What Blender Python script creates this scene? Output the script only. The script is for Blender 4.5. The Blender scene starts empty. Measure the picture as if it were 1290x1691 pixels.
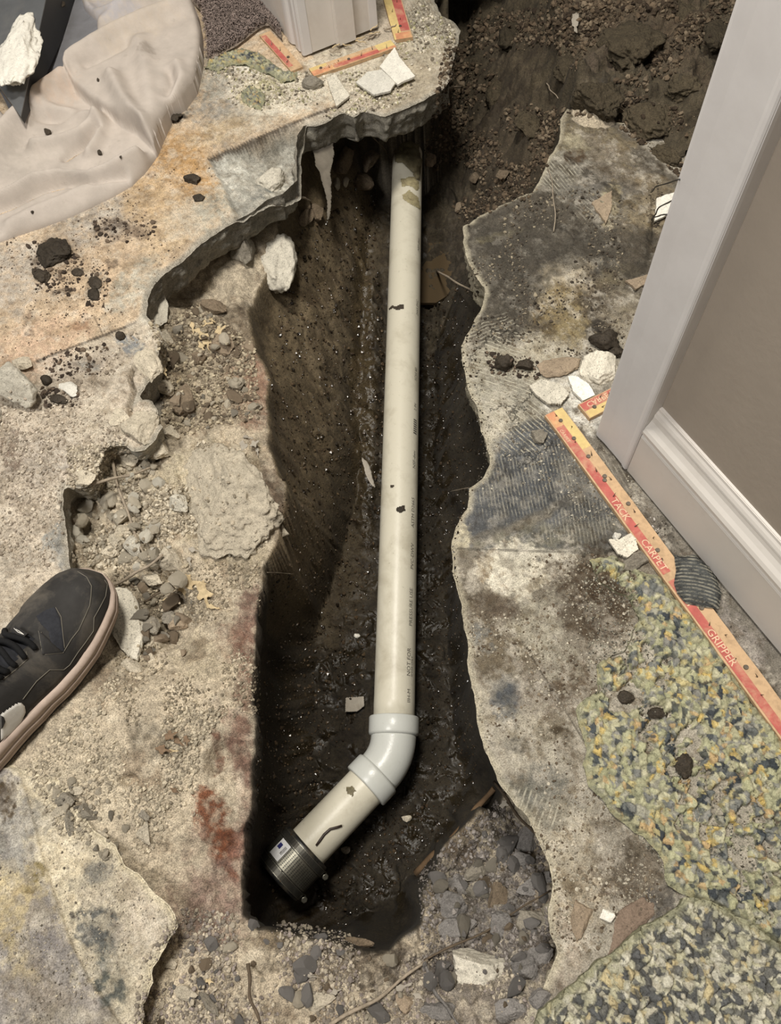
import bpy, bmesh, math, random
import numpy as np
from mathutils import Vector, Matrix

# ------------------------------------------------------------ camera, world, lights, exposure
FPX, CX, CY, CAMH = 1250.0, 645.0, 845.5, 0.85
_n = np.array([90, 645, FPX]); _n = _n/np.linalg.norm(_n)
_y = np.array([-1420, -2226, FPX]); _y = _y-_n*(_y@_n); _y /= np.linalg.norm(_y)
ROT = np.array([np.cross(_y, -_n), _y, -_n])        # camera axes (x right, y down, z ahead) -> world

def P(px, py, z=0.0):
    """world point at height z seen at pixel px,py (1290 x 1691 frame)"""
    d = ROT@np.array([(px-CX)/FPX, (py-CY)/FPX, 1.0])
    return d*((z-CAMH)/d[2])+np.array([0, 0, CAMH])

scene = bpy.context.scene
cd = bpy.data.cameras.new('camera'); cam = bpy.data.objects.new('camera', cd)
scene.collection.objects.link(cam); scene.camera = cam
_cm = np.column_stack([ROT[:, 0], -ROT[:, 1], -ROT[:, 2]])
_M = Matrix([list(_cm[i])+[[0, 0, CAMH][i]] for i in range(3)]+[[0, 0, 0, 1]])
cam.matrix_world = _M
cd.sensor_fit = 'VERTICAL'; cd.sensor_height = 36.0; cd.lens = 36.0*FPX/1691.0
cd.clip_start = 0.01; cd.clip_end = 50

world = bpy.data.worlds.new('world'); scene.world = world; world.use_nodes = True
world.node_tree.nodes['Background'].inputs[0].default_value = (1.0, 0.95, 0.88, 1)
world.node_tree.nodes['Background'].inputs[1].default_value = 0.11

def area_light(name, loc, target, size, watts, col):
    l = bpy.data.lights.new(name, 'AREA'); l.shape = 'DISK'; l.size = size; l.energy = watts; l.color = col
    o = bpy.data.objects.new(name, l); scene.collection.objects.link(o)
    o.location = loc
    o.rotation_euler = (Vector(target)-Vector(loc)).to_track_quat('-Z', 'Y').to_euler()
    return o
area_light('ceiling_lamp', (0.30, 0.80, 2.35), (0.1, 0.5, 0), 0.40, 50, (1.0, 0.95, 0.86))
area_light('fill_light', (-1.10, 0.20, 2.30), (0.2, 0.4, 0), 0.60, 38, (1.0, 0.97, 0.93))  # unseen fill added on the left to brighten wall and casing
scene.view_settings.view_transform = 'Standard'; scene.view_settings.look = 'None'
scene.view_settings.exposure = 0.0; scene.view_settings.gamma = 1.0
scene.view_settings.use_curve_mapping = False

# ------------------------------------------------------------ helpers
rnd = random.Random(7)
def lin(h):
    """hex or 0-255 triple -> linear rgb"""
    if isinstance(h, str): h = [int(h[i:i+2], 16) for i in (0, 2, 4)]
    o = []
    for c in h:
        c = c/255.0
        o.append(c/12.92 if c <= 0.04045 else ((c+0.055)/1.055)**2.4)
    o = np.array(o)
    g = o@np.array([0.2126, 0.7152, 0.0722])
    return g+(o-g)*SAT
SAT = 0.84

_TAB = np.random.default_rng(5).uniform(-1, 1, 65536)
def vnoise(x, y, z, s=0):
    x = np.asarray(x, float); y = np.asarray(y, float); z = np.asarray(z, float)+0*x
    ix, iy, iz = np.floor(x), np.floor(y), np.floor(z)
    fx, fy, fz = x-ix, y-iy, z-iz
    fx, fy, fz = [f*f*f*(f*(f*6-15)+10) for f in (fx, fy, fz)]
    ix = ix.astype(np.int64)*7919; iy = iy.astype(np.int64)*104729; iz = iz.astype(np.int64)*1299721+s*97711
    ax, ay, az = (ix, ix+7919), (iy, iy+104729), (iz, iz+1299721)
    wx, wy, wz = (1-fx, fx), (1-fy, fy), (1-fz, fz)
    r = 0
    for dx in (0, 1):
        for dy in (0, 1):
            h = (ax[dx]+(ay[dy] << 1)) ^ (ay[dy] >> 3); w = wx[dx]*wy[dy]
            for dz in (0, 1):
                k = h+az[dz]
                r = r+w*wz[dz]*_TAB[(k ^ (k >> 9)) & 65535]
    return r
def fbm(x, y, z=0.0, scale=10.0, oct=4, s=0, gain=0.5, ridge=False):
    r = 0; a = 1.0; t = 0; f = scale
    for k in range(oct):
        v = vnoise(x*f+k*17.3, y*f-k*9.1, np.asarray(z)*f+k*3.7, s+k)
        if ridge: v = 1-2*np.abs(v)
        r = r+a*v; t += a; a *= gain; f *= 2.03
    return r/t
def cells(X, Y, size, seed):
    gx, gy = X/size, Y/size; ix, iy = np.floor(gx).astype(np.int64), np.floor(gy).astype(np.int64)
    d1 = np.full(X.shape, 9.0); d2 = np.full(X.shape, 9.0); idd = np.zeros(X.shape, np.int64)
    for a in (-1, 0, 1):
        for b in (-1, 0, 1):
            cx, cy = ix+a, iy+b; k = (cx*73856093) ^ (cy*19349663) ^ (seed*83492791); k = k ^ (k >> 13); k = (k*1274126177) & 0x7fffffff; k = (k ^ (k >> 15)) & 65535
            px = cx+.5+.5*_TAB[k]; py = cy+.5+.5*_TAB[(k*31+7) & 65535]; d = np.hypot(gx-px, gy-py)
            n = d < d1; d2 = np.where(n, d1, np.minimum(d2, d)); idd = np.where(n, k, idd); d1 = np.where(n, d, d1)
    return d1, d2, idd
def sstep(a, b, x):
    t = np.clip((x-a)/(b-a), 0, 1); return t*t*(3-2*t)

def poly_world(pts, z=0.0):
    return np.array([P(x, y, z)[:2] for x, y in pts])
def sdf(X, Y, poly):
    """signed distance, positive inside, metres"""
    X = np.asarray(X, float); shp = X.shape; X = X.ravel(); Y = np.asarray(Y, float).ravel()
    d = np.full(X.shape, 1e9); c = np.zeros(X.shape, bool)
    n = len(poly)
    for i in range(n):
        ax, ay = poly[i]; bx, by = poly[(i+1) % n]
        ex, ey = bx-ax, by-ay; L = ex*ex+ey*ey+1e-18
        wx, wy = X-ax, Y-ay
        t = np.clip((wx*ex+wy*ey)/L, 0, 1)
        d = np.minimum(d, (wx-ex*t)**2+(wy-ey*t)**2)
        if ay != by:
            c ^= ((ay > Y) != (by > Y)) & (X < (bx-ax)*(Y-ay)/(by-ay)+ax)
    d = np.sqrt(d); return np.where(c, d, -d).reshape(shp)
def snap_out(P2, poly):
    """nearest points of a closed outline"""
    best = np.full(len(P2), 1e9); res = P2.copy(); n = len(poly)
    for i in range(n):
        a = poly[i]; e = poly[(i+1) % n]-a; L_ = e@e+1e-18
        k = np.hypot(P2[:, 0]-a[0]-e[0]/2, P2[:, 1]-a[1]-e[1]/2) < 0.02+math.sqrt(L_)
        if not k.any(): continue
        w = P2[k]-a; t = np.clip((w@e)/L_, 0, 1); c = a+t[:, None]*e; d = ((P2[k]-c)**2).sum(1)
        ki = np.where(k)[0]; b = d < best[ki]; best[ki[b]] = d[b]; res[ki[b]] = c[b]
    return res
def seg_dist(X, Y, line):
    d = np.full(np.shape(X), 1e9)
    for (ax, ay), (bx, by) in zip(line[:-1], line[1:]):
        ex, ey = bx-ax, by-ay; L = ex*ex+ey*ey+1e-18
        t = np.clip(((X-ax)*ex+(Y-ay)*ey)/L, 0, 1)
        d = np.minimum(d, (X-ax-ex*t)**2+(Y-ay-ey*t)**2)
    return np.sqrt(d)
def resample(poly, step, amp=0.0, freq=60, s=0, closed=True, far=None):
    pts = []; n = len(poly)
    for i in range(n if closed else n-1):
        a = np.array(poly[i]); b = np.array(poly[(i+1) % n]); L = np.linalg.norm(b-a)
        k = max(1, int(L/step))
        if far is not None and (far(a) and far(b)): k = 1
        for j in range(k): pts.append(a+(b-a)*j/k)
    if not closed: pts.append(np.array(poly[-1]))
    q = np.array(pts)
    if amp:
        nx = fbm(q[:, 0], q[:, 1], 0.3, freq, 4, s, 0.6); ny = fbm(q[:, 0], q[:, 1], 7.7, freq, 4, s+9, 0.6)
        q = q+amp*np.column_stack([nx, ny])
    return q

def mesh_np(name, V, Fq, smooth=True, cols=None, attrs=None, tri=False):
    me = bpy.data.meshes.new(name)
    V = np.asarray(V, np.float32); Fq = np.asarray(Fq, np.int32); k = Fq.shape[1]
    me.vertices.add(len(V)); me.vertices.foreach_set('co', V.ravel())
    me.loops.add(Fq.size); me.loops.foreach_set('vertex_index', Fq.ravel())
    me.polygons.add(len(Fq)); me.polygons.foreach_set('loop_start', np.arange(0, Fq.size, k, dtype=np.int32))
    me.polygons.foreach_set('loop_total', np.full(len(Fq), k, np.int32))
    me.polygons.foreach_set('use_smooth', np.full(len(Fq), smooth, bool))
    me.update(calc_edges=True)
    if cols is not None:
        a = me.color_attributes.new('Col', 'FLOAT_COLOR', 'POINT')
        c = np.ones((len(V), 4), np.float32); c[:, :3] = np.clip(cols, 0, 1); a.data.foreach_set('color', c.ravel())
    for kx, vv in (attrs or {}).items():
        a = me.attributes.new(kx, 'FLOAT', 'POINT'); a.data.foreach_set('value', np.asarray(vv, np.float32))
    return me
def compact(V, Fq, *arr):
    used = np.unique(Fq); m = np.full(len(V), -1, np.int64); m[used] = np.arange(len(used))
    return (V[used], m[Fq])+tuple(a[used] for a in arr)
def grid_faces(nu, nv, wrap=False):
    i = np.arange(nu-1 if not wrap else nu)[:, None]; j = np.arange(nv-1)[None, :]
    i2 = (i+1) % nu
    return np.stack([i*nv+j, i2*nv+j, i2*nv+j+1, i*nv+j+1], -1).reshape(-1, 4)

def link(name, me, mat=None, parent=None, label=None, cat=None, group=None, kind=None, loc=None):
    o = bpy.data.objects.new(name, me); scene.collection.objects.link(o)
    if mat is not None and me is not None and not me.materials: me.materials.append(mat)
    if parent is not None: o.parent = parent
    if loc is not None: o.location = loc
    for k, v in (('label', label), ('category', cat), ('group', group), ('kind', kind)):
        if v: o[k] = v
    return o
def empty(name, loc, label=None, cat=None, group=None, rz=0.0):
    o = link(name, None, label=label, cat=cat, group=group, loc=loc); o.rotation_euler = (0, 0, rz)
    o.empty_display_size = 0.02
    return o
def from_bm(name, bm, smooth=True):
    me = bpy.data.meshes.new(name); bm.to_mesh(me); bm.free()
    if smooth: me.polygons.foreach_set('use_smooth', [True]*len(me.polygons))
    return me

# ------------------------------------------------------------ materials
def nt(name, rough=0.9, spec=0.3):
    m = bpy.data.materials.new(name); m.use_nodes = True; t = m.node_tree
    b = t.nodes['Principled BSDF']; b.inputs['Roughness'].default_value = rough
    b.inputs['Specular IOR Level'].default_value = spec
    return m, t, b
def N(t, typ, **kw):
    n = t.nodes.new(typ)
    for k, v in kw.items():
        if k in n.inputs: n.inputs[k].default_value = v
        else: setattr(n, k, v)
    return n
def L(t, a, b): t.links.new(a, b)
def coords(t, kind='Object'):
    return N(t, 'ShaderNodeTexCoord').outputs[kind]
def noise_node(t, vec, scale, detail=5, rough=0.6, dist=0.0):
    n = N(t, 'ShaderNodeTexNoise', Scale=scale, Detail=detail, Roughness=rough, Distortion=dist); L(t, vec, n.inputs['Vector']); return n.outputs['Fac']
def ramp(t, fac, stops, interp='LINEAR'):
    r = N(t, 'ShaderNodeValToRGB'); e = r.color_ramp; e.interpolation = interp
    while len(e.elements) < len(stops): e.elements.new(0.5)
    for k, (p, c) in enumerate(stops):
        e.elements[k].position = p
        e.elements[k].color = (c, c, c, 1) if np.isscalar(c) else (*c, 1)
    L(t, fac, r.inputs[0]); return r.outputs[0]
def mixc(t, a, b, fac, mode='MIX'):
    m = N(t, 'ShaderNodeMix', data_type='RGBA', blend_type=mode)
    for s, v in ((m.inputs[0], fac), (m.inputs[6], a), (m.inputs[7], b)):
        if hasattr(v, 'is_linked'): L(t, v, s)
        elif np.isscalar(v): s.default_value = v
        else: s.default_value = (*v, 1)
    return m.outputs[2]
def mth(t, op, a, b=None, c=None):
    m = N(t, 'ShaderNodeMath', operation=op)
    for s, v in zip(m.inputs, (a, b, c)):
        if v is None: continue
        if hasattr(v, 'is_linked'): L(t, v, s)
        else: s.default_value = v
    return m.outputs[0]
def bump(t, b, h, strength=0.5, dist=0.002, prev=None):
    n = N(t, 'ShaderNodeBump', Strength=strength, Distance=dist); L(t, h, n.inputs['Height'])
    if prev is not None: L(t, prev, n.inputs['Normal'])
    L(t, n.outputs[0], b.inputs['Normal']); return n.outputs[0]

def mineral(name, base=None, var=0.5, speck=0.5, bumpd=0.0015, rough=0.92, wet=False, scale=1.0, spec=0.3, trowel=False, crumbs=0.3, pits=0.6):
    """dusty / earthy surface; colour from the vertex colours when base is None"""
    m, t, b = nt(name, rough, spec); v = coords(t)
    if base is None:
        col = N(t, 'ShaderNodeVertexColor', layer_name='Col').outputs[0]
    else:
        oi = N(t, 'ShaderNodeObjectInfo'); r = ramp(t, oi.outputs['Random'], [(0, 0.78), (1, 1.22)])
        col = mixc(t, tuple(base), r, 1.0, 'MULTIPLY')
    n1 = noise_node(t, v, 26*scale, 6, 0.65); n2 = noise_node(t, v, 150*scale, 5, 0.7); n3 = noise_node(t, v, 700*scale, 3, 0.6)
    f1 = ramp(t, n1, [(0.3, 1-var*0.75), (0.7, 1+var*0.55)]); f2 = ramp(t, n2, [(0.32, 1-var), (0.5, 1.0), (0.7, 1+var*0.7)])
    col = mixc(t, col, f1, 1.0, 'MULTIPLY'); col = mixc(t, col, f2, 1.0, 'MULTIPLY')
    f3 = ramp(t, n3, [(0.36, 1-speck), (0.5, 1.0), (0.66, 1+speck)]); col = mixc(t, col, f3, 1.0, 'MULTIPLY')
    vo = N(t, 'ShaderNodeTexVoronoi', Scale=190*scale); vo.feature = 'SMOOTH_F1'; vo.inputs['Smoothness'].default_value = 0.35; L(t, v, vo.inputs['Vector'])
    crumb = mth(t, 'SUBTRACT', 1.0, vo.outputs['Distance'])
    hgt = mth(t, 'ADD', mth(t, 'MULTIPLY', n2, 0.6), mth(t, 'ADD', mth(t, 'MULTIPLY', n3, 0.3), mth(t, 'MULTIPLY', crumb, crumbs)))
    pit = ramp(t, noise_node(t, v, 320*scale, 3, 0.5), [(0.30, 0.35), (0.40, 1.0)])
    col = mixc(t, col, pit, pits, 'MULTIPLY')
    if trowel:
        ph = N(t, 'ShaderNodeAttribute', attribute_name='phase').outputs['Fac']; am = N(t, 'ShaderNodeAttribute', attribute_name='ridge').outputs['Fac']
        sn = mth(t, 'SINE', mth(t, 'ADD', ph, mth(t, 'MULTIPLY', noise_node(t, v, 60, 2, 0.5), 3.0)))
        rd = ramp(t, sn, [(0.1, 0.0), (0.75, 1.0)])
        brk = ramp(t, noise_node(t, v, 90, 5, 0.7), [(0.4, 0.0), (0.56, 1.0)])
        k = mth(t, 'MULTIPLY', mth(t, 'MULTIPLY', rd, am), brk)
        col = mixc(t, col, tuple(lin('c4bda6')), mth(t, 'MULTIPLY', k, 0.8))
        hgt = mth(t, 'ADD', hgt, mth(t, 'MULTIPLY', k, 0.7))
    L(t, col, b.inputs['Base Color'])
    if wet:
        w = N(t, 'ShaderNodeAttribute', attribute_name='wet').outputs['Fac']
        rr = mth(t, 'SUBTRACT', rough, mth(t, 'MULTIPLY', w, rough-0.22))
        L(t, rr, b.inputs['Roughness'])
        b.inputs['Specular IOR Level'].default_value = 0.5
    bump(t, b, hgt, 1.0, bumpd)
    return m
def plain(name, col, rough=0.5, spec=0.5, metal=0.0, var=0.12, scale=60, bumpd=0.0, dirt=None, dirt_amt=0.5):
    m, t, b = nt(name, rough, spec); v = coords(t); b.inputs['Metallic'].default_value = metal
    n1 = noise_node(t, v, scale, 5, 0.6)
    c = mixc(t, tuple(col), ramp(t, n1, [(0.3, 1-var), (0.7, 1+var)]), 1.0, 'MULTIPLY')
    if dirt is not None:
        d = ramp(t, noise_node(t, v, scale*0.5, 7, 0.7, 0.3), [(0.48, 0.0), (0.7, dirt_amt)])
        c = mixc(t, c, tuple(dirt), d)
    L(t, c, b.inputs['Base Color'])
    if bumpd: bump(t, b, noise_node(t, v, scale*4, 4, 0.6), 1.0, bumpd)
    return m
# ------------------------------------------------------------ painting and shaping by strokes given where the photo shows them
def emask(X, Y, px, py, rx, ry, ang=0, soft=0.25, z=0.0, warp=0.35, s=0, freq=45):
    c = P(px, py, z)[:2]; a = math.radians(ang); ca, sa = math.cos(a), math.sin(a)
    u = (P(px+ca*4, py+sa*4, z)[:2]-c)/4*rx; v = (P(px-sa*4, py+ca*4, z)[:2]-c)/4*ry
    M = np.linalg.inv(np.column_stack([u, v]))
    dx, dy = X-c[0], Y-c[1]
    q = np.hypot(M[0, 0]*dx+M[0, 1]*dy, M[1, 0]*dx+M[1, 1]*dy)
    out = np.zeros(X.shape); k = q < 1.9
    if k.any():
        r = q[k]+warp*(0.8*fbm(X[k], Y[k], 0.1*s, freq, 3, s, 0.6)+0.55*fbm(X[k], Y[k], 0.1*s, freq*4.2, 3, s+3, 0.7))
        out[k] = 1-sstep(1-soft, 1+soft, r)
    return out
def pmask(X, Y, pts, softm=0.003, z=0.0, warp=0.003, s=0, freq=60):
    pl = poly_world(pts, z); lo = pl.min(0)-0.03; hi = pl.max(0)+0.03
    out = np.zeros(X.shape); k = (X > lo[0]) & (X < hi[0]) & (Y > lo[1]) & (Y < hi[1])
    if k.any():
        d = sdf(X[k], Y[k], pl)+warp*fbm(X[k], Y[k], 0.3, freq, 4, s, 0.6)
        out[k] = sstep(-softm, softm, d)
    return out
def lmask(X, Y, pts, wpx, z=0.0, warp=0.3, s=0):
    pl = poly_world(pts, z); lo = pl.min(0)-0.03; hi = pl.max(0)+0.03
    out = np.zeros(X.shape); k = (X > lo[0]) & (X < hi[0]) & (Y > lo[1]) & (Y < hi[1])
    w = wpx/1350.0
    if k.any():
        d = seg_dist(X[k], Y[k], pl)*(1+warp*fbm(X[k], Y[k], 0.3, 80, 3, s))
        out[k] = 1-sstep(w*0.5, w*1.2, d)
    return out
def paint(X, Y, col, strokes, z=0.0):
    brk = [0.45+0.55*np.clip(2.2*fbm(X, Y, 0.9, 170, 2, i+50)+0.7, 0, 1) for i in range(2)]
    for i, st in enumerate(strokes):
        if st[0] == 'e': _, px, py, rx, ry, ang, c, al = st[:8]; m = emask(X, Y, px, py, rx, ry, ang, (st[8] if len(st) > 8 else 0.3)*0.7, z, 0.8, i)
        elif st[0] == 'p': _, pts, c, al = st[:4]; m = pmask(X, Y, pts, st[4] if len(st) > 4 else 0.004, z, st[5] if len(st) > 5 else 0.006, i)
        else: _, pts, wpx, c, al = st[:5]; m = lmask(X, Y, pts, wpx, z, 0.3, i)
        k = m > 0.002
        if st[0] == 'e': m = m*brk[i % 2]
        col[:] = col+(np.asarray(lin(c))-col)*(m*al)[:, None]
    return col

# ------------------------------------------------------------ outlines of the broken slab, pixels at slab height
LEFT_SLAB = [(-420, -330), (742, -330), (735, -60), (716, -8), (728, 22), (745, 30), (761, 47), (757, 72), (748, 95), (745, 128), (728, 146),
    (700, 163), (672, 176), (652, 183), (636, 190), (618, 184), (600, 180), (585, 190), (566, 184), (548, 194), (528, 203), (502, 207), (492, 222), (491, 260), (492, 296),
    (468, 318), (440, 330), (418, 348), (392, 362), (365, 378), (335, 398), (312, 420), (296, 432), (272, 448), (255, 468),
    (243, 492), (240, 520), (262, 534), (268, 562), (258, 590), (250, 620), (230, 648), (221, 664), (236, 655), (250, 660), (257, 676), (256, 694), (268, 704), (257, 724),
    (236, 742), (215, 744), (205, 732), (184, 733), (170, 738), (168, 760), (158, 782), (148, 800), (128, 806), (104, 803), (100, 830), (104, 857), (108, 890), (112, 915), (118, 940), (110, 985),
    (60, 1040), (0, 1150), (-60, 1230), (-420, 1300)]
RIGHT_SLAB = [(2100, -200), (1190, 60), (1100, 200), (1010, 200), (938, 176), (926, 196), (925, 228), (908, 258), (897, 285), (880, 316), (845, 332), (800, 352),
    (766, 374), (764, 400), (772, 432), (788, 458), (800, 478), (796, 505), (776, 540), (762, 568), (764, 596), (774, 640), (790, 676), (796, 710), (806, 748), (809, 764),
    (796, 786), (776, 806), (772, 836), (752, 868), (745, 900), (749, 950), (762, 1000), (772, 1050), (771, 1096), (782, 1140), (788, 1190), (800, 1236), (822, 1286),
    (852, 1326), (872, 1352), (892, 1394), (908, 1428), (913, 1460), (906, 1500), (908, 1540), (922, 1576), (900, 1630), (868, 1680), (830, 1740), (820, 1900), (2100, 1900)]
LOWER_SLAB = [(-420, 1262), (20, 1262), (60, 1275), (98, 1290), (122, 1330), (150, 1370), (186, 1396), (204, 1430), (226, 1440), (246, 1462), (268, 1484),
    (286, 1508), (291, 1532), (276, 1556), (262, 1584), (248, 1602), (252, 1625), (236, 1660), (232, 1700), (250, 1760), (260, 1900), (-420, 1900)]
RIM = [(742, -330), (738, -60), (742, 60), (742, 110), (700, 150), (650, 165), (560, 165), (500, 196), (470, 300), (445, 380), (420, 440), (408, 500), (418, 560), (438, 600), (442, 700), (452, 745),
    (472, 800), (477, 860), (462, 905), (442, 940), (435, 1000), (428, 1150), (416, 1300), (407, 1440), (404, 1500), (430, 1533), (480, 1545), (560, 1562), (640, 1572), (690, 1520), (696, 1450),
    (745, 1370), (800, 1312), (835, 1320), (842, 1280), (806, 1200), (790, 1130), (784, 1050), (772, 980), (764, 930), (768, 890), (792, 850), (810, 800), (826, 764), (816, 700), (796, 640), (784, 590),
    (800, 530), (816, 480), (800, 430), (786, 390), (850, 350), (905, 320), (930, 260), (942, 205), (930, 160), (915, 80), (915, -20), (920, -330)]
BOTTOM = [(700, -300), (690, 60), (668, 200), (648, 240), (632, 330), (612, 420), (606, 520), (600, 640), (598, 760), (572, 900), (520, 1060), (520, 1180), (524, 1300), (520, 1400), (510, 1470), (545, 1520), (600, 1520),
    (668, 1470), (720, 1370), (760, 1280), (748, 1180), (738, 1040), (722, 900), (715, 800), (720, 680), (718, 560), (735, 470), (752, 400), (764, 330), (770, 220), (772, 80), (776, -300)]
Z0 = [(300, 560, -.062), (250, 700, -.06), (380, 540, -.075), (400, 640, -.07), (330, 660, -.062), (370, 740, -.04), (420, 800, -.04), (430, 860, -.045), (300, 820, -.04), (180, 840, -.05), (130, 860, -.055),
    (220, 960, -.05), (250, 1060, -.05), (330, 940, -.045), (390, 960, -.055), (420, 1100, -.04), (330, 1150, -.022), (240, 1200, -.006), (160, 1180, -.002), (100, 1240, -.004), (50, 1100, -.004), (410, 1300, -.065),
    (330, 1350, -.032), (220, 1330, -.012), (120, 1330, -.006), (390, 1450, -.07), (300, 1480, -.04), (320, 1580, -.04), (400, 1560, -.055), (500, 1600, -.075), (400, 1680, -.045), (300, 1660, -.035),
    (600, 1620, -.09), (560, 1680, -.07), (700, 1600, -.11), (780, 1560, -.13), (780, 1460, -.17), (850, 1380, -.19), (860, 1480, -.15), (880, 1560, -.10), (800, 1660, -.07), (700, 1680, -.07), (880, 1660, -.05),
    (1050, 100, .012), (980, 160, .004), (930, 100, -.035), (925, 30, -.045), (960, 20, -.01), (1150, 200, .008), (1180, 30, .02), (1050, 260, -.03), (900, 400, -.08), (850, 700, -.08), (850, 1000, -.08), (850, 1200, -.09),
    (600, 120, -.08), (450, 260, -.085), (430, 400, -.09), (350, 470, -.085), (700, 100, -.08), (400, 200, -.09), (100, 400, -.08), (0, 700, -.06), (1200, 700, -.09), (1200, 1300, -.09), (1050, 1500, -.08)]

def z0_at(X, Y):
    pw = np.array([P(x, y, z)[:2] for x, y, z in Z0]); zz = np.array([c[2] for c in Z0])
    num = np.zeros(X.shape); den = np.zeros(X.shape)
    for (a, b), z in zip(pw, zz):
        w = 1.0/((X-a)**2+(Y-b)**2+0.0012)**2
        num += w*z; den += w
    return num/den
_rimW = poly_world(RIM, -0.06); _botW = poly_world(BOTTOM, -0.34)
def coarse(fn, X, Y, step=0.004):
    """evaluate fn on a coarse lattice and interpolate"""
    x0, x1, y0, y1 = X.min(), X.max(), Y.min(), Y.max()
    nx = int((x1-x0)/step)+2; ny = int((y1-y0)/step)+2
    gx = x0+np.arange(nx)*step; gy = y0+np.arange(ny)*step
    GX, GY = np.meshgrid(gx, gy, indexing='ij'); G = fn(GX, GY)
    fx = (X-x0)/step; fy = (Y-y0)/step
    i = np.clip(fx.astype(int), 0, nx-2); j = np.clip(fy.astype(int), 0, ny-2); fx = fx-i; fy = fy-j
    return G[i, j]*(1-fx)*(1-fy)+G[i+1, j]*fx*(1-fy)+G[i, j+1]*(1-fx)*fy+G[i+1, j+1]*fx*fy
def ground_shape(X, Y):
    """height, soil-ness (0 dusty ledge, 1 wet trench) of the dug ground"""
    wx = 0.006*fbm(X, Y, 1.0, 30, 2, 3); wy = 0.006*fbm(X, Y, 5.0, 30, 2, 4)
    dr = coarse(lambda a, b: sdf(a, b, _rimW), X+wx, Y+wy)
    db = coarse(lambda a, b: sdf(a, b, _botW), X+wx, Y+wy)
    z0 = coarse(z0_at, X, Y, 0.01)
    ins = np.clip(dr, 0, None); out = np.clip(-db, 0, None)
    t = ins/(ins+out+1e-6)
    zb = -0.335+0.05*sstep(0.9, 1.3, Y)+0.006*fbm(X, Y, 2.0, 22, 3, 6)
    g_ = sstep(P(500, 1080, -.2)[1], P(500, 800, -.2)[1], Y)
    steep = 0.35*sstep(0, 0.16, t)+0.65*(1-(1-t)**1.45); gentle = 0.14*sstep(0, 0.08, t)+0.86*t
    prof = steep*(1-g_)+gentle*g_
    z = z0+(zb-z0)*np.clip(prof, 0, 1)
    return z, t, dr, z0-z
GSTEP = 2.5
def lattice(z, step, m=130):
    us = np.arange(-m, 1290+m, step); vs = np.arange(-m, 1691+m, step)
    U, Vv = np.meshgrid(us, vs, indexing='ij')
    dx = (U-CX)/FPX; dy = (Vv-CY)/FPX
    D = np.einsum('ij,j...->i...', ROT, np.array([dx, dy, np.ones_like(dx)]))
    k = (z-CAMH)/D[2]
    return D[0]*k, D[1]*k, len(us), len(vs)

# ---- the dug ground: rubble bed, ledge, mud bank and trench in one surface
X, Y, nu, nv = lattice(-0.12, GSTEP)
X = X.ravel(); Y = Y.ravel()
Zg, T, DR, DROP = ground_shape(X, Y)
soil = sstep(-0.002, 0.012, DR)
def E(*a, **k): return emask(X, Y, *a, **k)
mudbank = pmask(X, Y, [(742, -330), (1400, -330), (1400, 420), (1090, 330), (1040, 250), (1000, 200), (930, 185), (700, 380), (700, 150)], 0.008, -0.02, 0.01)
rubR = pmask(X, Y, [(690, 1445), (830, 1300), (930, 1400), (940, 1600), (860, 1720), (640, 1720), (560, 1600)], 0.01, -0.12)
rubL = pmask(X, Y, [(240, 520), (420, 520), (440, 640), (470, 740), (290, 1000), (300, 1080), (180, 1120), (60, 960), (90, 760)], 0.01, -0.06)
ampl = 0.0045+0.005*soil+0.018*mudbank+0.006*rubR+0.005*rubL
clod = fbm(X, Y, Zg*.4, 38, 5, 11, 0.55)
crag = np.maximum(fbm(X, Y, Zg*.3, 70, 4, 15, 0.6), -0.15)
_ax, _ay = X+.12*Zg+.004*fbm(X, Y, 0, 70, 2, 51), Y+.1*Zg+.004*fbm(Y, X, 0, 70, 2, 52)
_a1, _a2, _ai = cells(_ax, _ay, .020, 1); _b1, _b2, _bi = cells(_ax+.3, _ay, .008, 2)
lump = sstep(0, .5, _a2-_a1)*(.6+.6*_TAB[_ai])+.45*sstep(0, .5, _b2-_b1)*(.6+.6*_TAB[_bi])
lumpm = np.clip(.35*soil+.9*mudbank+.8*rubR+.75*rubL+.38, 0, 1)
Zg = Zg+ampl*(1.1*clod+.25*crag)+.0065*lumpm*(lump-.5)
fine = fbm(X, Y, Zg*.2, 190, 3, 41, 0.6)
Zg = Zg+(0.0016+0.0014*rubL+0.0010*soil+0.0012*mudbank)*fine
# shaped pieces of ground
for (px, py, rx, ry, ang, dz, z, sf) in [
        (1040, 70, 95, 60, 20, .03, 0, .5), (975, 150, 60, 32, 20, .03, 0, .45), (1110, 200, 85, 48, 35, .028, 0, .4), (1090, 20, 90, 40, 0, .02, 0, .5),
        (950, 40, 40, 45, 60, .02, -.03, .4), (1010, 215, 55, 22, 20, .018, 0, .4), (1170, 120, 60, 60, 0, .025, 0, .5), (870, 90, 50, 60, 0, .02, -.1, .5), (840, 230, 50, 60, 20, .025, -.15, .5),
        (280, 1010, 60, 34, 75, -.022, -.05, .4), (150, 850, 44, 40, 0, -.012, -.05, .3), (205, 1285, 16, 10, 0, -.012, 0, .4), (345, 1240, 16, 30, 30, -.012, 0, .4),
        (390, 985, 45, 10, -5, .006, -.04, .5), (600, 1560, 70, 14, 4, .012, -.09, .5), (400, 1640, 60, 40, 10, -.01, -.05, .5), (330, 480, 50, 30, 0, -.02, -.08, .4),
        (440, 470, 30, 60, 10, -.02, -.1, .6), (610, 600, 14, 200, 2, .02, -.3, .6), (720, 700, 20, 200, 2, .01, -.3, .6)]:
    Zg = Zg+dz*emask(X, Y, px, py, rx, ry, ang, sf, z, 0.3, int(px), 30)
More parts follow.
